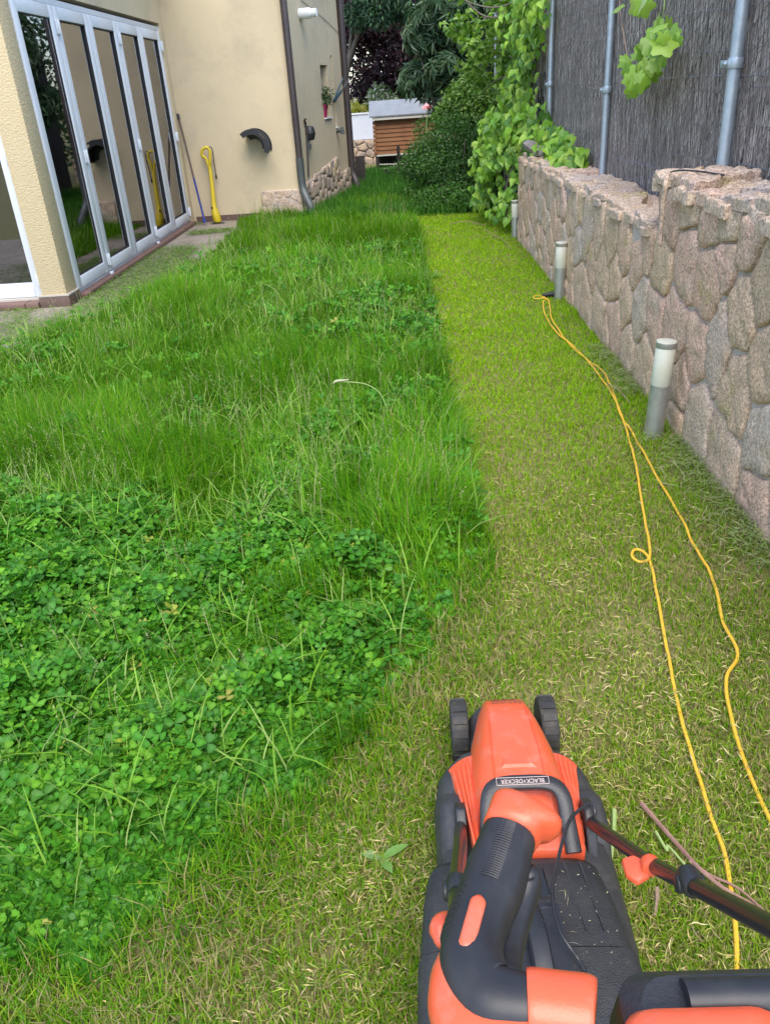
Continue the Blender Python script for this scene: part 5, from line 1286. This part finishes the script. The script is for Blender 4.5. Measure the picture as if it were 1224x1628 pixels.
c = [Tq + (.02, -.02, .085), Tq + (.08, -.02, .07), at_y(341, 262, 12.22), at_y(343.5, 278, 12.24)]
b = MB(); b.tube(smooth_path(c, 6), .007, 6); b.tube([c[-1], c[-1] + (.0, 0, -.05)], [.012, .016], 8); b.build('cord', M['black'], t, smooth=True)
P0, P1 = at_y(326, 354, 11.98), at_y(283, 181, 12.26)
t = thing('broom_handle', 'brown and blue broom handle leaning on the cream wall beside the doors', 'broom', tuple(P0))
Pm = P0 + (P1 - P0) * .42
b = MB(); b.tube([Pm, P1], .0135, 10); b.build('pole', M['handlewood'], t, smooth=True)
b = MB(); b.tube([P0 + (0, 0, .02), Pm], .0145, 10); b.build('sleeve', M['blue'], t, smooth=True)
b = MB(); b.tube([P1 - (P1 - P0) * .05, P1], .019, 10); b.build('end_cap', M['black'], t, smooth=True)
b = MB(); b.tube([P0 - (0, 0, .0), P0 + (P1 - P0) * .05], [.025, .019], 10); b.build('socket', M['blue'], t, smooth=True)
# hose hanger: curved black saddle with a slotted rim
hc = at_y(406, 234, 12.3); t = thing('hose_hanger', 'curved black plastic hose hanger fixed to the cream wall', 'hose hanger', tuple(hc))
def arc(r0, r1, a0, a1, y0, y1, n=22, tilt=-.62, sx=1.0):
    lo = []
    for i in range(n + 1):
        a = a0 + (a1 - a0) * i / n + math.pi / 2
        pr = lambda r, y: hc + np.array([sx * r * math.cos(a) * math.cos(tilt) - r * 1.05 * math.sin(a) * math.sin(tilt), y, sx * r * math.cos(a) * math.sin(tilt) + r * 1.05 * math.sin(a) * math.cos(tilt)])
        lo.append([pr(r0, y0), pr(r1, y0), pr(r1, y1), pr(r0, y1)])
    return lo
b = MB(); b.loft(arc(.175, .192, -1.25, 1.25, -.26, 0)); b.build('saddle', M['black'], t, smooth=True)
b = MB(); b.loft(arc(.165, .235, -1.3, -.42, -.285, -.26)); b.loft(arc(.165, .235, .08, 1.3, -.285, -.26)); b.loft(arc(.222, .235, -.42, .08, -.285, -.26)); b.loft(arc(.165, .180, -.42, .08, -.285, -.26)); b.build('rim', M['black'], t, smooth=True)
b = MB(); b.loft(arc(.10, .235, -1.2, 1.2, -.012, 0)); b.build('back_plate', M['black'], t)
# flower pot in the first window niche
fp = side_pt((t1 + t2) / 2 - .12, z1b + .02, -.06)
t = thing('flower_pot', 'magenta pot with a bushy green plant on the window sill', 'flower pot', tuple(fp))
b = MB(); b.lathe([(.07, 0), (.10, .16), (.112, .16), (.112, .19), (.095, .19), (.09, .16), (.0, .15)], fp, n=18); b.build('pot', M['magenta'], t, smooth=True)
P = fp + np.array([0, 0, .30]) + rand_dirs(420) * np.array([.19, .19, .17]) * RNG.random((420, 1)) ** .5
foliage('foliage', t, P, rand_dirs(420), (.05, .09), (.3, .45), [(.05, .11, .04), (.08, .15, .05), (.10, .09, .06)])
# two thin teal poles beside the second window
q0, q1 = on_side(528, 162), on_side(538, 130)
t = thing('tool_pole', 'pair of thin teal poles leaning out from the side wall by the window', 'pole', tuple(q0))
b = MB(); b.tube([q0 + SN * .03, q0 * .5 + q1 * .5 + SN * .10], .022, 8); b.build('sleeve', M['teal'], t, smooth=True)
b = MB(); b.tube([q0 * .5 + q1 * .5 + SN * .10, q1 + SN * .16], .011, 8); b.build('rod', M['greypipe'], t, smooth=True)
b = MB(); b.tube([q0 + SN * .03 + (0, -.06, .02), q1 + SN * .10 + (0, -.25, .04)], .014, 8); b.build('rod', M['teal'], t, smooth=True)

# ------------------------------------------------------------------ far end: shed, panel fence, posts
SY = 18.2
shed = thing('shed', 'small brown boarded shed with a grey felt roof and white trim', 'shed', (.1, SY, 0))
b = MB(); b.box((-.46, SY + .03, .36), (.80, SY + .9, 1.05)); b.build('body', M['darkwood'], shed)
z = .37
while z < 1.0:
    b = MB(); b.prism([(-.44, SY + .028, z), (-.44, SY, z), (-.44, SY + .016, z + .077), (-.44, SY + .028, z + .077)], (1.24, 0, 0)); b.build('board', M['shedwood'], shed); z += .08
for xx in (-.50, .76):
    b = MB()
    for k in range(8): b.box((xx, SY - .03, .37 + k * .08), (xx + .06, SY + .04, .37 + k * .08 + .07))
    b.build('corner_post', M['shedwood'], shed, bevel=.008)
b = MB(); b.prism([(-.56, SY - .10, 1.07), (-.56, SY + .5, 1.335), (-.56, SY + 1.1, 1.07), (-.56, SY + 1.1, 1.10), (-.56, SY + .5, 1.365), (-.56, SY - .10, 1.10)], (1.44, 0, 0)); b.build('roof', M['shedroof'], shed, bevel=.004)
b = MB(); b.box((-.50, SY - .085, 1.015), (.86, SY - .07, 1.068)); b.build('fascia', M['fascia'], shed)
b = MB(); b.box((-.46, SY - .02, .335), (.80, SY - .001, .365)); b.build('rail', M['fascia'], shed)
for xx in (-.48, .74):
    b = MB(); b.box((xx, SY - .0, 0), (xx + .07, SY + .07, .36)); b.build('leg', M['darkwood'], shed)
for z in (.07, .15):
    b = MB(); b.bar((-.42, SY + .01, z + .03), (.75, SY + .01, z - .01), .012, .02); b.build('slat', M['fascia'], shed)
b = MB(); b.box((-.46, SY + .5, 0), (.80, SY + .52, .36)); b.build('skirt', M['darkwood'], shed)
wf = thing('panel_fence', 'white ribbed panel fence standing on the far stone wall', 'fence', (-1, 21, .5))
b = MB(); b.box((-2.6, 21.02, .54), (-.1, 21.04, 1.08)); b.build('panel', M['whitefence'], wf)
b = MB()
for k in range(42): b.box((-2.6 + k * .06, 21.0, .545), (-2.6 + k * .06 + .038, 21.018, 1.075))
b.build('ribs', M['whitefence'], wf)
b = MB(); b.box((-2.6, 20.985, 1.082), (-.1, 21.05, 1.115)); b.build('top_rail', M['white'], wf)
gw = thing('garden_wall', 'low grey rubble wall under the white panel fence', 'wall', (-1, 21, 0))
b = MB(); b.box((-2.8, 20.97, -.05), (2.4, 21.2, .53)); b.build('core', M['mortar'], gw)
for i, c in enumerate(voronoi(scatter_seeds(-2.8, 2.4, -.02, .53, .17, asp=1.2, seed=13), (-2.8, 2.4, -.05, .54), asp=1.2)):
    if c: add_stone('stone', c, lambda u, v, o: (u, 20.965 - o, v), M['darkstone'], gw, seed=i, n=14, bulge=.05, back=.02, gap=.008)
gp = at_y(573, 292, 16); b = MB(); b.box((-.80, 15.98, 0), (-.625, 16.04, .51)); b.box((-.79, 15.975, .06), (-.635, 15.98, .12))
o = b.build('gate_post', M['darkwood'], bevel=.006); tag(o, 'thick dark wooden post standing at the back corner of the house', 'post')
pf = thing('picket_fence', 'low dark wooden picket fence in front of the shed', 'fence', (.1, 16.9, 0))
for x, h in ((-.26, .20), (.0, .60), (.115, .46), (.21, .56), (.31, .50), (.42, .58)):
    b = MB(); b.prism([(x - .03, 16.8, 0), (x + .03, 16.8, 0), (x + .032, 16.8, h - .03), (x, 16.8, h), (x - .03, 16.8, h - .03)], (0, .035, 0)); b.build('picket', M['darkwood'], pf)
for z in (.12, .36):
    b = MB(); b.bar((-.28 if z < .2 else -.02, 16.85, z), (.55, 16.85, z), .02, .03); b.build('rail', M['darkwood'], pf)

# ------------------------------------------------------------------ cut stems lying beside the mower
def twig(pts, r, m, label, name='twig'):
    P = smooth_path([at_z(x, y, z) for x, y, z in pts], 5); b = MB(); b.tube(P, list(np.linspace(r, r * .6, len(P))), 6); o = b.build(name, M[m], smooth=True); return tag(o, label, 'twig')
twig([(1019, 1277, .03), (1046, 1308, .03), (1083, 1350, .035), (1113, 1382, .04), (1150, 1412, .03), (1200, 1440, .02)], .006, 'twig', 'pinkish dry stem lying right of the mower, thickest of the twigs')
twig([(976, 1288, .03), (975, 1320, .035), (972, 1350, .04), (969, 1384, .03)], .006, 'twiggreen', 'pale green cut stem lying close beside the mower handle', 'green_stem')
twig([(1042, 1322, .03), (1060, 1352, .03), (1062, 1345, .03), (1098, 1385, .03), (1135, 1415, .03)], .0035, 'twiggreen', 'thin green stem crossing under the pinkish dry stem', 'green_stem')
twig([(1095, 1368, .04), (1130, 1392, .03), (1170, 1410, .03), (1215, 1448, .03)], .0035, 'twig', 'thin reddish stem running towards the right edge from the pinkish stem')
twig([(1043, 1412, .02), (1044, 1430, .02), (1040, 1455, .02)], .006, 'twigbrown', 'short brown stick lying under the mower handle tube')
twig([(965, 610, .03), (985, 622, .05), (1000, 640, .03)], .003, 'twigbrown', 'tiny curled brown twig beside the yellow cable in mid lawn')
twig([(770, 365, .03), (800, 382, .03), (812, 396, .02)], .004, 'twigbrown', 'pale cut branch lying at the foot of the ivy')
# black plug of ivy cuttings, pale prunings in the shade
twig([(715, 356, .06), (742, 352, .10), (770, 358, .05)], .005, 'twigbrown', 'pale bent branch lying under the low green shrub')
# small plant growing at the foot of the first bollard
#@@PROPS@@ end
